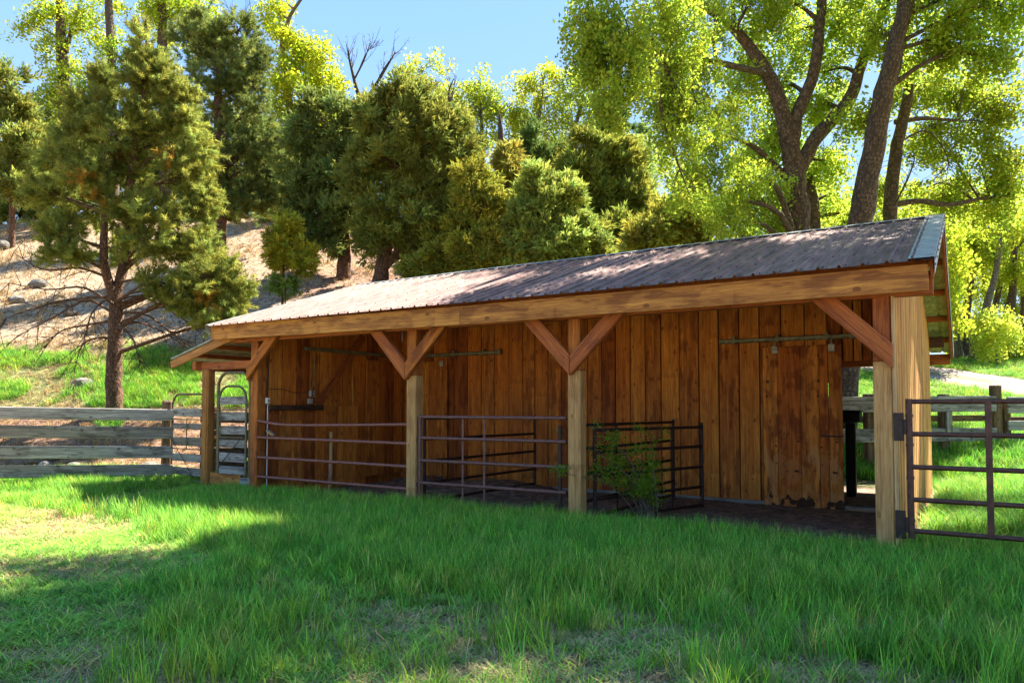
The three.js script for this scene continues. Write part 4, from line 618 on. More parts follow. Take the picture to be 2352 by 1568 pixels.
[[60, 44, 400], [200, 46, 330], [330, 45, 340], [430, 46, 330], [590, 45, 340], [770, 46, 330], [1000, 44, 330]].forEach(([c, d, w], k) => juniper(['far dull conifer on the crest behind the slope juniper', 'far conifer on the crest behind the drooping cottonwood', 'far conifer on the crest behind the pinyon crown', 'far conifer on the crest just left of the dark pine', 'far conifer on the crest right of the dark pine', 'far conifer on the crest under the glowing cottonwood', 'far conifer on the crest behind the forked juniper'][k], d, [c, 470], [[c, w + 20], [c, w - 50]], [[c, w - 40, 30, 34], [c - 30, w, 36, 36], [c + 30, w + 6, 36, 36], [c, w + 40, 50, 40], [c - 40, w + 70, 44, 36], [c + 44, w + 74, 44, 36], [c, w + 100, 56, 30]], [0.85, 0.95, 0.8], 60 + k, { r: [0.2, 0.14, 0.05], size: 1.6, n: 11, s: 7 }));
// cottonwoods
function cottonwood(label, d, stems, lobes, o = {}) { return tree({ name: 'cottonwood', label, kind: 'cottonwood', seed: 100 + treeN++, n: o.n ?? 13, s: o.s ?? 8, size: o.size ?? 1, limbR: o.limbR ?? 0.09, twigR: o.twigR ?? 0.013, tint: (o.tint ?? [1, 1, 1]).map((x, i) => (o.tint ? x * (i === 2 ? 1.1 : 0.82) : x)), stems: stems.map((s, k) => (k ? s : onGround(s))), lobes: lobesAt(d, lobes, o.deep ?? 1.1), barkMat: o.bark ?? BARK.cottonwood, dead: o.dead ?? [], group: o.group }); }
{ const d = 20;
  cottonwood('huge spreading cottonwood with a forked trunk rising behind the roof ridge', d,
    [stem(d, [[1842, 960], [1838, 700], [1834, 530], [1826, 420], [1818, 350]], [0.4, 0.36, 0.33, 0.3, 0.26]), stem(d, [[1820, 370], [1800, 270], [1765, 170], [1700, 80], [1620, 15, -2], [1540, -40, -4.5]], [0.25, 0.22, 0.18, 0.14, 0.1, 0.05]), stem(d, [[1818, 350], [1830, 270], [1868, 170], [1884, 60], [1890, -60], [1880, -250], [1840, -520]], [0.2, 0.18, 0.16, 0.14, 0.12, 0.08, 0.03]), stem(d, [[1830, 400], [1880, 310], [1950, 230], [1985, 130], [2025, 30], [2070, -70], [2060, -300], [2040, -560]], [0.22, 0.19, 0.17, 0.14, 0.12, 0.1, 0.07, 0.03]), stem(d, [[1826, 430], [1780, 380], [1720, 330, -1], [1650, 310, -2]], [0.12, 0.09, 0.06, 0.03]), stem(d, [[1765, 170], [1680, 150, -2], [1580, 130, -4.8], [1480, 110, -7.2]], [0.1, 0.08, 0.05, 0.03])],
    [[1345, 60, 40, 60, -8, 1.4], [1350, 150, 36, 50, -8, 1.4], [1400, 110, 44, 60, -8, 1.4], [1420, 30, 50, 50, -8, 1.4], [1400, 230, 30, 54, -8, 1.12], [1460, 180, 40, 60, -8, 1.4], [1480, 90, 54, 60, -6.2, 1.4], [1500, 10, 60, 50, -6.2, 1.4], [1520, 240, 46, 50, -6.2, 1.4], [1540, 160, 54, 50, -6.2, 1.4], [1570, 70, 60, 50, -6.2, 1.4], [1580, 300, 54, 44, -6.2, 1.4], [1600, 220, 54, 44, -3.5, 1.4], [1620, 140, 54, 44, -3.5, 1.4], [1650, 40, 60, 50, -3.5, 1.4], [1540, 330, 34, 44, -6.2, 0.98], [1640, 350, 54, 40, -4, 1.4], [1680, 270, 60, 44, -3.5, 1.4], [1700, 190, 54, 44, 0.6], [1740, 100, 60, 50, 0.8], [1720, 20, 60, 50], [1600, 400, 50, 36, -4.1, 1.4], [1690, 410, 60, 40, -3.5, 1.4], [1750, 340, 54, 44, 0.5], [1640, 460, 60, 36, -3.5, 1.4], [1740, 450, 60, 40, -0.5], [1590, 470, 44, 30, -6.2, 0.98], [1790, 210, 44, 50, 1], [1850, 90, 60, 50, 1], [1810, 20, 60, 44], [1900, 180, 54, 44, 1], [1930, 80, 54, 50, 1.2], [1960, 10, 60, 44], [1880, 270, 50, 40, 1.2], [1780, 300, 40, 36, 1], [1900, 390, 44, 40, 0.8, 0.8], [1780, 520, 44, 30, 0, 0.7], [1690, 510, 54, 26, -3.5, 1.12],
      [1580, -60, 90, 60, 0, 0.5], [1700, -80, 90, 60, 0, 0.5], [1820, -90, 90, 60, 0, 0.5], [1940, -100, 90, 60, 0, 0.5], [1650, -190, 90, 70, 0, 0.5], [1780, -200, 90, 70, 0, 0.5], [1900, -220, 90, 70, 0, 0.5], [1600, -300, 100, 80, 0, 0.5], [1750, -320, 100, 80, 0, 0.5], [1880, -340, 100, 80, 0, 0.5], [2030, -190, 90, 70, 0, 0.5], [2050, -60, 80, 60, 0, 0.5], ...high([1640, 1740, 1800, 1860, 1980], [-250, -380, -500, -620], 7)].filter(([c, w]) => !(c < 1780 && w < -130)), { n: 15, s: 8, limbR: 0.11 });
}
{ const d = 21.5; cottonwood('broken secondary trunk crowded against the forked cottonwood', d, [stem(d, [[1880, 960], [1876, 600], [1868, 480], [1858, 400]], [0.22, 0.2, 0.18, 0.15])], [[1870, 380, 26, 26, 0, 0.6], [1905, 450, 30, 30, 0, 0.7]], { n: 8, bark: BARK.cottonwood, dead: [[[1872, 500], [1930, 490], [1970, 500], [1990, 520]], [[1860, 420], [1880, 370], [1900, 350]]].map((p) => ({ p: p.map(([c, w]) => at(c, w, d)), r: 0.06, n: 14, up: 0.1 })) }); }
{ const d = 18.5;
  cottonwood('dark leaning cottonwood trunk close behind the roof peak', d, [stem(d, [[1930, 990], [1960, 640], [1978, 500], [2005, 360], [2030, 220], [2060, 90], [2090, -20], [2130, -260], [2200, -600]], [0.34, 0.31, 0.29, 0.27, 0.24, 0.2, 0.17, 0.1, 0.04]), stem(d, [[2030, 220], [2060, 160], [2070, 60], [2060, -60]], [0.12, 0.1, 0.08, 0.04])],
    [[2000, 90, 54, 50, 0.8], [2080, 140, 40, 40, 0.8, 0.6], [2120, 40, 60, 50, 0.6], [2180, 90, 54, 50], [2200, 10, 60, 40], [2250, 60, 54, 44], [1960, 290, 44, 36, 1, 0.8], [2290, 130, 50, 50], [2320, 30, 54, 50], [2150, -70, 90, 60], [2280, -60, 90, 60], [2080, -160, 90, 70], [2220, -180, 100, 70], [2350, -120, 90, 70], [2150, -300, 110, 80], [2020, -320, 100, 80], ...high([2080, 2210, 2340, 2480, 2600], [-160, -300, -440, -580, -720], 8, 0.2)], { n: 15, s: 8, limbR: 0.1 });
}
{ const d = 21;
  cottonwood('slender twin-limbed cottonwood beside the leaning trunk, with long bare side branches', d, [stem(d, [[2048, 990], [2050, 640], [2046, 480], [2062, 330], [2085, 230], [2095, 130]], [0.22, 0.2, 0.19, 0.17, 0.14, 0.08]), stem(d, [[2056, 280], [2120, 272], [2200, 276]], [0.08, 0.06, 0.03]), stem(d, [[2052, 470], [2110, 462], [2180, 470], [2260, 455], [2330, 450]], [0.09, 0.08, 0.07, 0.05, 0.03])],
    [[2110, 200, 50, 40, 0.6], [2160, 180, 54, 44, 1], [2120, 330, 54, 44, 1.4], [2200, 240, 54, 44, 1], [2180, 350, 54, 44, 1], [2250, 190, 54, 44, 0.5], [2260, 290, 54, 44, 0.6], [2320, 240, 50, 44], [2240, 390, 54, 44, 0.6], [2310, 340, 54, 44], [2130, 430, 50, 40, 2], [2200, 460, 54, 40, 1.5], [2290, 440, 54, 40, 0.8], [2010, 430, 40, 36, 1.5], [2340, 420, 44, 44]], { n: 14, s: 8, tint: [1.12, 1.06, 0.8], dead: [[[2056, 470], [2090, 400], [2100, 360], [2080, 350]], [[2060, 330], [2130, 300], [2180, 370], [2170, 400]]].map((p) => ({ p: p.map(([c, w]) => at(c, w, d - 0.4)), r: 0.035, n: 16, up: 0 })) });
}
{ // stands outside the picture to the right; its crown shades the near lawn
  const q = (x, y, d) => V(x, y, -d), L = []; const r = rng(55);
  for (let k = 0; k < 84; k++) { const x = 2.6 + 11.5 * r(), d = 9 + 5.4 * r(), y = 9.6 + 4.5 * r(), cast = (y + 0.15) / 1.36; if (y > 1.45 + d * 0.66 && !(x - 0.78 * cast < -2.2 && d - cast > 4.6)) L.push({ c: q(x, y, d), r: [0.9 + 0.5 * r(), 0.7 + 0.3 * r(), 0.9 + 0.5 * r()], n: 1.1 }); }
  tree({ name: 'cottonwood', label: 'wide-crowned cottonwood overhanging the yard beyond the pipe gate', kind: 'cottonwood', seed: 190, n: 14, s: 8, size: 1.15, limbR: 0.12, twigR: 0.014, barkMat: BARK.cottonwood, stems: [{ p: [q(13.2, groundY(13.2, -13), 13), q(13, 4, 13), q(12, 8, 13), q(10.5, 12, 12.8), q(9.5, 15.5, 12.5)], r: [0.42, 0.36, 0.3, 0.2, 0.06] }, { p: [q(12.2, 7.5, 13), q(9.5, 10.5, 12.5), q(6.5, 12, 12), q(4.5, 12.6, 11.5)], r: [0.2, 0.16, 0.1, 0.04] }], lobes: L });
}
const WG = 'slim cottonwoods along the driveway';
{ // the wood along the driveway
  const rows = [[2196, 34, [[2196, 826], [2192, 700], [2190, 560], [2185, 440]], 0.3], [2222, 35, [[2215, 826], [2222, 700], [2238, 590], [2240, 470]], 0.22], [2245, 33, [[2236, 830], [2256, 740], [2282, 650], [2300, 560]], 0.22], [2268, 37, [[2262, 815], [2284, 720], [2300, 640], [2310, 560]], 0.2], [2308, 36, [[2294, 815], [2310, 730], [2322, 680], [2326, 580]], 0.2], [2330, 35, [[2320, 830], [2322, 750], [2328, 690], [2334, 570]], 0.2], [2352, 38, [[2350, 810], [2352, 700], [2350, 600]], 0.2]];
  const L = [[[2200, 520, 54, 40], [2180, 590, 40, 34, 2], [2240, 560, 44, 34]], [[2260, 520, 50, 40], [2240, 600, 40, 30, 2, 0.6]], [[2310, 520, 50, 40], [2280, 590, 40, 30, 2, 0.7]], [[2340, 560, 50, 40], [2320, 620, 40, 30]], [[2370, 500, 60, 44], [2340, 470, 50, 40]], [[2350, 620, 44, 34], [2290, 480, 50, 40]], [[2400, 560, 60, 50], [2380, 640, 50, 40]]];
  const W = ['pale straight trunk beside the driveway, closest to the shed gable', 'slim leaning trunk second along the driveway', 'whitish trunk slanting away over the driveway verge', 'darker slanting trunk behind the whitish one', 'short leaning trunk above the flowering shrub', 'upright trunk beside the flowering shrub', 'thin upright trunk at the far side of the grove'];
  rows.forEach(([, d, p, r], k) => cottonwood(W[k], d, [stem(d, p, p.map((_, i) => lerp(r, r * 0.4, i / (p.length - 1))))], L[k], { n: 13, s: 8, size: 1.35, tint: [1.2, 1.12, 0.7], bark: k === 2 || k === 0 ? BARK.grey : BARK.cottonwood, group: WG }));
  // greener trees further back, closing the view to the right
  [[2120, 30, 620], [1960, 34, 560], [1700, 40, 520], [2260, 44, 640], [2380, 42, 600], [1560, 46, 470], [1850, 44, 480], [2050, 42, 540], [2180, 50, 560]].forEach(([c, d, w], k) => { const rr = 26 * 1690 / 1690; cottonwood(['bright backlit young cottonwood right behind the gable', 'bright young cottonwood between the two dark trunks', 'bright far cottonwood left of the forked trunk', 'far green cottonwood above the driveway bend', 'far green cottonwood at the end of the grove', 'far pale cottonwood past the olive juniper', 'far bright cottonwood just right of the forked trunk', 'far bright cottonwood behind the slender trunk', 'far yellow-green cottonwood filling the back of the grove'][k], d, [stem(d, [[c, 850], [c + 5, w + 100], [c - 4, w - 60]], [0.22, 0.16, 0.05])], [[c - 40, w - 60, 50, 40], [c + 40, w - 50, 50, 40], [c, w - 110, 54, 44], [c - 50, w + 20, 56, 40], [c + 50, w + 30, 56, 40], [c, w - 10, 60, 44], [c - 20, w + 90, 66, 40], [c + 40, w + 110, 60, 40], [c - 60, w + 120, 50, 40]], { n: 11, s: 7, size: 1.5, tint: [1.25, 1.15, 0.65], group: 'far cottonwoods behind the shed' }); });
  // shrubs at the wood's edge
  [[2290, 31, 760, 'white-flowering pale shrub under the driveway trunks'], [2340, 33, 780, 'dense green shrub at the foot of the driveway grove'], [2230, 37, 770, 'low bright shrub between the driveway trunks']].forEach(([c, d, w, label], k) => tree({ name: 'roadside_shrub', label, category: 'shrub', kind: 'cottonwood', seed: 300 + k, n: 12, s: 7, size: 1.0, limbR: 0.03, twigR: 0.01, tint: k ? [1, 1, 0.8] : [1.5, 1.3, 1.6], barkMat: BARK.grey, stems: [onGround(stem(d, [[c, 815], [c, 790], [c + 3, 770]], [0.05, 0.04, 0.02]))], lobes: lobesAt(d, [[c - 20, w, 30, 24], [c + 24, w + 4, 30, 22], [c, w - 24, 30, 20], [c + 4, w + 26, 40, 18]]) }));
}
// tall cottonwoods on the crest at the left and far middle
{ const T = [1.3, 1.2, 0.6];
  cottonwood('tall cottonwood with drooping leafy trunk beyond the pinyon top', 43, [stem(43, [[150, 470], [148, 330], [146, 200], [140, 100], [135, -40]], [0.4, 0.36, 0.32, 0.28, 0.2]), stem(43, [[150, 120], [165, 60], [180, 20]], [0.15, 0.1, 0.05])], [[110, 20, 40, 36], [170, 20, 40, 36], [210, 60, 44, 36], [90, 70, 30, 34, 0, 0.7], [140, 110, 34, 40], [150, 180, 30, 44], [110, 210, 34, 40], [180, 250, 36, 40], [120, 280, 44, 40], [170, 310, 50, 36], [90, 320, 34, 34], [150, 360, 50, 36], [230, 20, 34, 34, 0, 0.7]], { size: 1.6, tint: T, n: 11, s: 7 });
  cottonwood('bare tall trunk of a cottonwood with leaves only low down, behind the pinyon', 41, [stem(41, [[262, 470], [258, 300], [254, 140], [249, 0], [245, -120]], [0.3, 0.27, 0.24, 0.2, 0.15])], [[270, 130, 26, 40], [285, 100, 24, 30, 0, 0.7], [250, 180, 26, 34], [210, 190, 24, 30, 0, 0.7], [260, -90, 60, 40]], { size: 1.5, tint: [1.1, 1.1, 0.6], n: 10, s: 6 });
  cottonwood('bright cottonwood showing a dark trunk between the pinyon and the dark pine', 44, [stem(44, [[380, 470], [376, 250], [372, 60], [370, -60]], [0.36, 0.32, 0.27, 0.2])], [[380, 10, 44, 30], [340, 10, 34, 26], [430, 20, 44, 30], [470, 10, 36, 26], [420, 60, 44, 34], [455, 70, 36, 30], [360, 60, 26, 26, 0, 0.6], [400, -60, 90, 40]], { size: 1.6, tint: T, n: 11, s: 7 });
  cottonwood('glowing yellow-green cottonwood with a pale bare limb, right of the dark pine', 40, [stem(40, [[690, 480], [680, 360], [665, 240], [648, 110], [665, 40], [690, 0], [720, -30]], [0.26, 0.23, 0.2, 0.16, 0.1, 0.07, 0.04]), stem(40, [[672, 280], [720, 200], [750, 150]], [0.1, 0.07, 0.03])], [[620, 20, 34, 34, 0, 0.7], [660, 10, 34, 26, 0, 0.6], [640, 80, 34, 30, 0, 0.7], [670, 110, 34, 30], [710, 120, 40, 34], [660, 160, 40, 36], [740, 150, 34, 34], [700, 180, 50, 36], [755, 185, 26, 30], [680, 230, 54, 36], [735, 220, 44, 34], [720, 265, 44, 30], [660, 280, 44, 34], [690, 310, 40, 30], [640, 220, 30, 40]], { size: 1.5, tint: [1.45, 1.25, 0.5], n: 12, s: 8, bark: BARK.grey });
  const far = [['feathery pale cottonwood above the forked juniper', [[960, 170, 44, 30], [925, 200, 34, 30], [1000, 200, 36, 34], [960, 220, 50, 30], [900, 250, 30, 26], [1040, 230, 30, 34]], [[960, 420], [962, 300], [960, 190]], [1.25, 1.1, 0.8]], ['tall thin cottonwood just left of the broken snag', [[1105, 200, 36, 26], [1080, 225, 26, 26], [1130, 235, 30, 30], [1100, 265, 34, 30], [1120, 310, 26, 34], [1075, 330, 26, 30], [1095, 370, 30, 26]], [[1105, 470], [1108, 340], [1102, 200]], [1.2, 1.1, 0.75]], ['open branched cottonwood with a yellow-green top right of the snag', [[1245, 185, 40, 26], [1215, 215, 34, 26], [1265, 220, 36, 30], [1190, 260, 30, 26], [1235, 265, 34, 24], [1200, 310, 34, 26], [1265, 300, 30, 34], [1180, 340, 30, 22]], [[1212, 470], [1214, 340], [1240, 260], [1248, 190]], [1.4, 1.2, 0.55]], ['wide pale cottonwood under the hanging leaves of the huge one', [[1330, 190, 40, 30], [1370, 200, 36, 30], [1305, 230, 34, 30], [1350, 250, 44, 30], [1400, 240, 30, 34], [1320, 290, 40, 26], [1390, 290, 34, 26], [1280, 340, 30, 26], [1470, 300, 40, 30], [1500, 340, 40, 30]], [[1290, 470], [1300, 360], [1330, 260], [1345, 190]], [1.15, 1.1, 0.8]], ['faint yellow-green cottonwood low behind the dead fork', [[760, 260, 36, 30], [860, 230, 40, 26], [800, 250, 30, 20], [1065, 290, 26, 24], [1060, 350, 24, 24]], [[850, 420], [850, 300], [850, 240]], [1.3, 1.15, 0.6]]];
  far.forEach(([label, lobes, st, tint], k) => cottonwood(label, 47, [stem(47, st, st.map((_, i) => lerp(0.24, 0.06, i / (st.length - 1))))], lobes, { size: 1.6, tint, n: 11, s: 7, bark: BARK.grey, twigR: 0.025 }));
}
// dead trees
function deadTree(label, d, stems, dead, seed) { return tree({ name: 'dead_tree', label, kind: 'juniper', barkMat: BARK.dead, seed, stems: stems.map((s, k) => (k ? s : onGround(s))), lobes: [], dead: dead.map((p) => ({ p: p.map(([c, w]) => at(c, w, d)), r: 0.05, n: 12, up: 0.5, l: 1.3, w: 0.022 })) }); }
deadTree('bare dead tree with a wide fork against the sky', 42, [stem(42, [[838, 480], [836, 330], [832, 240]], [0.22, 0.18, 0.15]), stem(42, [[832, 245], [815, 190], [803, 140], [795, 100]], [0.13, 0.1, 0.06, 0.02]), stem(42, [[834, 245], [860, 200], [890, 150], [908, 120]], [0.12, 0.1, 0.06, 0.02]), stem(42, [[812, 185], [835, 140], [850, 100]], [0.06, 0.04, 0.02])], [[[815, 190], [806, 150], [800, 110]], [[860, 200], [880, 160], [905, 125]], [[825, 160], [840, 125], [862, 95]]], 401);
deadTree('small dead tree with a twisted dark top', 42, [stem(42, [[1030, 480], [1032, 340], [1036, 250], [1030, 215], [1042, 180]], [0.16, 0.13, 0.1, 0.07, 0.02]), stem(42, [[1034, 270], [1022, 235], [1014, 215]], [0.07, 0.05, 0.02])], [[[1034, 250], [1040, 215], [1046, 175]]], 402);
deadTree('broken standing snag with a splintered tip', 42, [stem(42, [[1153, 480], [1152, 340], [1150, 300], [1147, 262]], [0.2, 0.19, 0.16, 0.05])], [], 403);
deadTree('thin reddish dead crown above the dark pine', 46, [stem(46, [[545, 420], [543, 200], [545, 60]], [0.15, 0.1, 0.04])], [[[545, 90], [535, 50], [520, 10]], [[545, 80], [560, 40], [575, 20]]], 404);
// ------------------------------------------------------------------ the shrub in the stall opening
{
  const p0 = fromShed(-2.9, -0.2, -0.55), o = thing('wild_rose_shrub', 'straggly wild rose shrub with small green leaves growing against the stall gate', 'shrub', null, [p0.x, p0.y, p0.z]), r = rng(515), br = [], pts = [];
  const base = p0, tips = [[1385, 985], [1400, 1010], [1420, 1000], [1470, 985], [1495, 990], [1500, 1060], [1490, 1085], [1440, 1060], [1400, 1060], [1380, 1040], [1360, 1090], [1430, 1100], [1470, 1110], [1450, 1130], [1410, 1110], [1350, 1060], [1300, 1000], [1270, 1080], [1500, 1120], [1460, 1040], [1390, 1080], [1420, 1040]];
  for (const [c, w] of tips) {
    const e = at(c, w, 10.3 + (r() - 0.5) * 0.8).sub(base), s = V((r() - 0.5) * 0.25, 0, (r() - 0.5) * 0.25), m = s.clone().lerp(e, 0.55); m.x *= 0.7; m.y += 0.12; const P = smooth([s, m, e], 8); br.push(tube(P, P.map((_, k) => lerp(0.009, 0.003, k / 8)), 4, false));
    for (let k = 0; k < 10; k++) { const q = P[3 + Math.floor(r() * 6)].clone(), d = dirRand(r); d.y = Math.abs(d.y) * 0.4; const f = q.clone().addScaledVector(d, 0.14 * r()); br.push(tube([q, f], [0.003, 0.002], 3, false)); pts.push({ p: f, d: d.normalize(), s: 0.28 + 0.16 * r() }); if (k % 3 === 0) pts.push({ p: f.clone().addScaledVector(dirRand(r), 0.05), d: dirRand(r), s: 0.3 }); }
  }
  part(o, 'branches', mergeGeometries(br), BARK.grey); crownOf(o, 'cottonwood', pts, [0.55, 0.75, 0.7], r);
}
// ------------------------------------------------------------------ stones
{
  const r = rng(616), mats = [0xa8a49c, 0x9a8f84, 0xb8b4ae].map((c) => new THREE.MeshStandardMaterial({ color: c, map: soilTex, roughness: 0.95 }));
  const rockGeo = [0, 1, 2, 3].map((k) => { const g = new THREE.IcosahedronGeometry(1, 2), p = g.attributes.position; for (let i = 0; i < p.count; i++) { const v = V(p.getX(i), p.getY(i), p.getZ(i)), n = 0.72 + 0.55 * fbm(v.x * 1.4 + k * 9 + v.z, v.y * 1.4 + v.z * 0.8, 700 + k, 3); p.setXYZ(i, v.x * n, v.y * n * 0.6, v.z * n * 0.8); } g.computeVertexNormals(); return g; });
  const stones = [[98, 972, 16.6, 0.42, 'large pale grey boulder in the dirt behind the fence'], [345, 1012, 16.1, 0.3, 'pale rounded boulder low behind the fence near the arched gate'], [105, 1018, 16.2, 0.2, null], [172, 1015, 16.2, 0.2, null], [275, 1018, 16.1, 0.16, null], [190, 858, 20.6, 0.3, 'grey boulder in the grass bank left of the pinyon trunk'], [270, 1078, 15.8, 0.18, null], [90, 1065, 15.9, 0.15, null], [590, 740, 24, 0.22, null], [640, 648, 25, 0.26, null], [700, 690, 24, 0.2, null], [720, 665, 25, 0.24, null], [940, 605, 28, 0.3, null], [985, 615, 28, 0.3, null], [1010, 600, 29, 0.28, null], [800, 600, 30, 0.3, null], [560, 620, 27, 0.3, null], [40, 640, 28, 0.35, null], [90, 590, 30, 0.4, null], [10, 480, 36, 0.6, 'big grey boulder at the shaded top of the slope'], [380, 480, 34, 0.4, null], [160, 690, 26, 0.3, null], [120, 1150, 12.6, 0.14, 'small dark stone in the grass below the fence']];
  for (const [c, w, d, s, label] of stones) { const p = at(c, w, d); const m = top('rock', rockGeo[Math.floor(r() * 4)], mats[Math.floor(r() * 3)], label ?? (d < 17 ? 'small pale stone in the dirt just behind the rail fence' : d < 25.5 && c > 500 ? 'grey stone in the gravel gully around the juniper sapling' : c > 700 ? 'stone on the red dirt among the juniper trunks' : 'stone on the dry tan slope behind the pinyon'), 'rock', label ? null : d < 17 ? 'stones behind the fence' : d < 25.5 && c > 500 ? 'stones in the gully' : c > 700 ? 'stones among the junipers' : 'stones on the tan slope'); m.position.set(p.x, groundY(p.x, p.z) + s * 0.22, p.z); m.scale.setScalar(s); m.rotation.y = r() * 6.28; }
  const n = 2600, peb = new THREE.InstancedMesh(rockGeo[1].clone(), mats[1], n); peb.name = 'pebbles'; peb.userData = { kind: 'stuff', label: 'small stones and clods scattered over dirt' }; shade(peb);
  for (let k = 0; k < n; k++) { let X, Z, s; if (k < 1700) { const d = 15.8 + r() * 22; X = lerp(-0.62, 0.05, r()) * d; Z = -d; s = 0.015 + 0.06 * r() * r(); } else { const q = fromShed(-10 + 10 * r(), 0, 0.1 - 4.2 * r()); X = q.x; Z = q.z; s = 0.008 + 0.022 * r() * r(); } mT.compose(V(X, groundY(X, Z) + s * 0.2, Z), qA.setFromAxisAngle(UPV, r() * 6.3), V(s, s, s)); peb.setMatrixAt(k, mT); }
  scene.add(peb);
}
// ------------------------------------------------------------------ grass
const blade = (add, r, h, w, lean, bx, bz, curl = 0) => {
  const a = r() * 6.283, d = V(Math.cos(a), 0, Math.sin(a)), s = V(-d.z, 0, d.x).multiplyScalar(w * 0.5), P = [0, 0.35, 0.7, 1].map((t) => V(bx, 0, bz).addScaledVector(d, h * lean * t * t).add(V(0, h * (t - curl * t * t * 0.5), 0)));
  const q = (i, f) => [P[i].clone().addScaledVector(s, f), P[i].clone().addScaledVector(s, -f)], [a0, b0] = q(0, 0.8), [a1, b1] = q(1, 1), [a2, b2] = q(2, 0.7); add(a0, b0, b1, a0, b1, a1, a1, b1, b2, a1, b2, a2, a2, b2, P[3]);
};
const tuft = (seed, n, spread, lean, curl, w) => { const r = rng(seed); return spray((add) => { for (let k = 0; k < n; k++) { const a = r() * 6.283, q = Math.sqrt(r()) * spread; blade(add, r, 0.55 + 0.5 * r(), w * (0.7 + 0.6 * r()), lean * (0.3 + r()), Math.cos(a) * q, Math.sin(a) * q, curl * r()); } }, 1.0); };
const tallTufts = [1, 2, 3, 4].map((k) => tuft(800 + k, 14, 0.22, 0.5, 0.3, 0.021)), shortTufts = [1, 2, 3].map((k) => tuft(820 + k, 13, 0.5, 0.9, 0.9, 0.05));
const grassMat = leafMat(0.27, 0.49, 0.042, 0.38, 0.8, 0.35), strawMat = new THREE.MeshStandardMaterial({ color: new THREE.Color().setRGB(0.44, 0.32, 0.15), roughness: 0.95, side: THREE.DoubleSide, vertexColors: true });
function field(name, label, geos, mat, list, tintFn) {                      // list of [X, Z, height, width scale]
  const r = rng(name.length * 31 + list.length);
  geos.forEach((g, v) => {
    const mine = list.filter((_, k) => k % geos.length === v); if (!mine.length) return; const m = new THREE.InstancedMesh(g, mat, mine.length); m.name = numbered(name); m.userData = { kind: 'stuff', label }; shade(m);
    mine.forEach(([X, Z, h, w], k) => { qA.setFromAxisAngle(UPV, r() * 6.283); qB.setFromAxisAngle(V(1, 0, 0), (r() - 0.5) * 0.35); qA.multiply(qB); mT.compose(V(X, groundY(X, Z) - 0.01, Z), qA, V(w, h, w)); m.setMatrixAt(k, mT); m.setColorAt(k, tintFn(X, Z, r)); });
    scene.add(m);
  });
}
const inShed = (X, Z, m = 0) => { const [sx, sz] = toShed(X, Z); return sx > -10.5 - m && sx < 0.2 + m && sz < 0.0 + m && sz > -7.7 - m; };
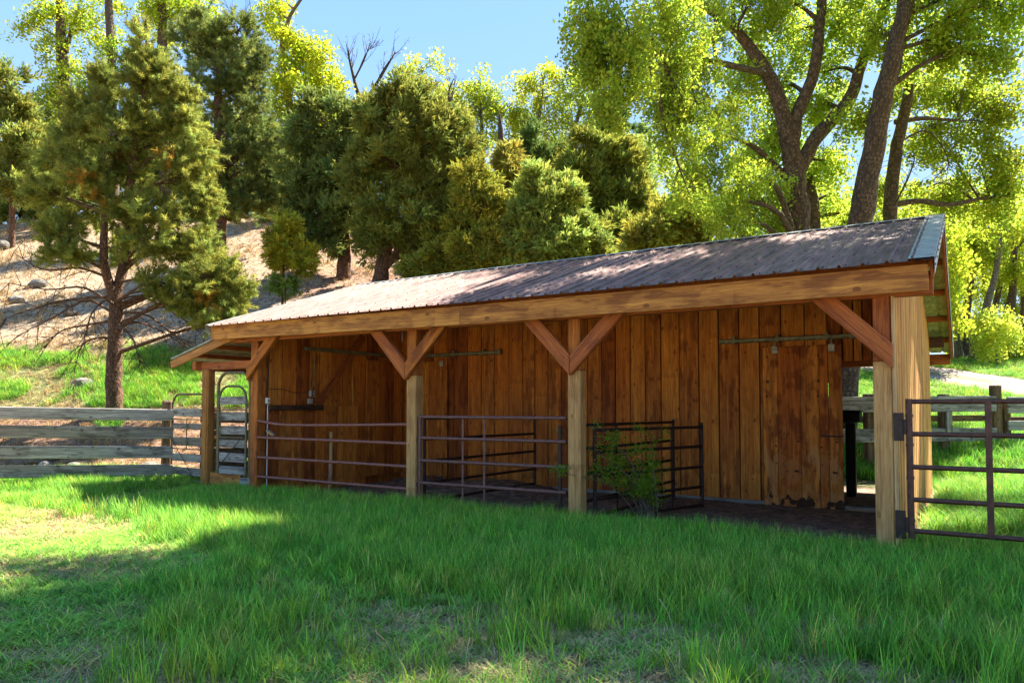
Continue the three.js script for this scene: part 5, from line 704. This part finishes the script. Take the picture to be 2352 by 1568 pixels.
{
  const r = rng(1717), tall = [], short = [], straw = [], far = [], dryFar = [];
  // yard in front
  for (let k = 0; k < 90000; k++) {
    const d = 3.9 + Math.pow(r(), 0.8) * 11.4, X = lerp(-0.74, 0.74, r()) * d, Z = -d; if (r() > d / 12 + 0.15) continue;
    const [sx, sz] = toShed(X, Z); if (sx > -10.4 && sx < 0.2 && sz < -0.05 && sz > -8) continue; if (sx > 0.2 && sz < -1) continue; if (sx < -12.2 && sz < -0.9) continue;
    const n = fbm(X * 0.9, Z * 0.9, 901, 3), bare = dryness(X, d), lush = sstep(0.34, 0.66, n * 0.85 + sstep(4.4, 2.9, sz) * 0.5 + sstep(0.9, 3, X) * 0.26 - sstep(-3.5, -6, X + (d - 10) * 0.3) * 0.4);
    if (r() < bare * 0.85) { straw.push([X, Z, 0.03 + 0.05 * r(), 0.1 + 0.08 * r()]); continue; }
    if (r() < 0.12 + bare * 0.3) straw.push([X + 0.03, Z, 0.04 + 0.08 * r(), 0.1]);
    if (r() < lush) tall.push([X, Z, lerp(0.12, 0.34, lush * (0.5 + 0.5 * n)) * (0.7 + 0.6 * r()), 0.26 + 0.1 * r()]); else short.push([X, Z, (0.05 + 0.07 * r()), 0.14 + 0.06 * r()]);
  }
  // meadow behind the gate, verge of the driveway
  for (let k = 0; k < 42000; k++) { const d = 9 + r() * 26, X = 3 + r() * (d * 0.74 - 2), Z = -d, [sx, sz] = toShed(X, Z); if (sx < 0.35 && sz > -8.8 && sz < 0.2) continue; if (X > 10 && d > 16 && roadSide(X, Z) < 1.75) continue; if (r() > 1.1 - d / 45) continue; far.push([X, Z, (d < 18 ? 0.3 : 0.2) * (0.5 + 0.8 * r()), 0.4 + 0.2 * r()]); }
  // the green bank and foot of the hill at the left
  for (let k = 0; k < 30000; k++) { const d = 14.4 + r() * 9.2, X = lerp(-0.78, -0.18, r()) * d, Z = -d, n = fbm(X * 0.7, Z * 0.7, 931, 3), [sx, sz] = toShed(X, Z); if (sx > -10.5 && sz > -8) continue; const band = d < 16 ? sstep(0.3, 0.5, n) : d < 19.3 ? sstep(0.62, 0.75, n) : sstep(0.3, 0.52, n) * sstep(23.4, 22.2, d + (n - 0.5) * 2); if (r() < band) far.push([X, Z, 0.2 * (0.5 + r()), 0.34 + 0.16 * r()]); else if (r() < 0.25) dryFar.push([X, Z, 0.08 + 0.1 * r(), 0.25]); }
  // dry bunch grass on the slope
  for (let k = 0; k < 9000; k++) { const d = 21.5 + r() * 22, X = lerp(-0.76, 0.0, r()) * d, Z = -d; if (fbm(X * 0.5, Z * 0.5, 941, 3) + r() * 0.3 < 0.62) continue; dryFar.push([X, Z, 0.12 + 0.18 * r(), 0.3 + 0.2 * r()]); }
  const green = (lo) => (X, Z, q) => { const b = 0.5 + 0.85 * q(), y = q(), n = fbm(X * 0.6, Z * 0.6, 951, 3); if (q() < 0.07) return cT.setRGB(2.4, 1.25, 3.2); return cT.setRGB(b * (0.65 + 0.5 * y * n * 2) * lo, b * (0.92 + 0.14 * y), b * (0.9 + 0.5 * (1 - y))); };
  field('lawn_grass', 'lush green grass in front of the shed', tallTufts, grassMat, tall, green(1)); field('short_grass', 'short grazed grass of the yard', shortTufts, grassMat, short, green(1));
  field('dry_thatch', 'pale dry thatch in the grazed patches of the yard', shortTufts, strawMat, straw, (X, Z, q) => { const b = 0.6 + 0.6 * q(); return cT.setRGB(b, b * (0.94 + 0.1 * q()), b * (0.85 + 0.2 * q())); });
  field('meadow_grass', 'bright sunlit grass of the meadow and bank', tallTufts, grassMat, far, green(1)); field('bunch_grass', 'dry bunch grass on the slope', tallTufts, strawMat, dryFar, (X, Z, q) => { const b = 0.6 + 0.6 * q(); return cT.setRGB(b, b * 0.95, b * 0.85); });
}
{ // dry curled seed stalks standing in the grass
  const r = rng(2020), g = [];
  for (let k = 0; k < 44; k++) { const d = 4.4 + r() * 7, X = lerp(-0.62, 0.66, r()) * d, Z = -d, y = groundY(X, Z); if (inShed(X, Z, 0.1)) continue; const h = 0.12 + 0.2 * r(), a = r() * 6.28, l = h * (0.2 + 0.5 * r()), P = [V(X, y, Z), V(X + Math.cos(a) * l * 0.4, y + h * 0.6, Z + Math.sin(a) * l * 0.4), V(X + Math.cos(a) * l, y + h, Z + Math.sin(a) * l)]; const c = 0.012 + 0.014 * r(); if (r() < 0.55) for (let q = 1; q <= 6; q++) { const t = q * 0.75; P.push(V(P[2].x + Math.cos(a) * c * Math.sin(t), y + h - c + c * Math.cos(t), P[2].z + Math.sin(a) * c * Math.sin(t))); } const S = smooth(P, 14); g.push(tube(S, S.map((_, i) => 0.0016 + (i > 9 ? 0.0012 : 0)), 4, false)); }
  top('seed_stalks', mergeGeometries(g), new THREE.MeshStandardMaterial({ color: 0xb8a67c, roughness: 0.9 }), 'pale dry curled stalks standing in the grass', null, null, 'stuff');
}
renderer.render(scene, camera);
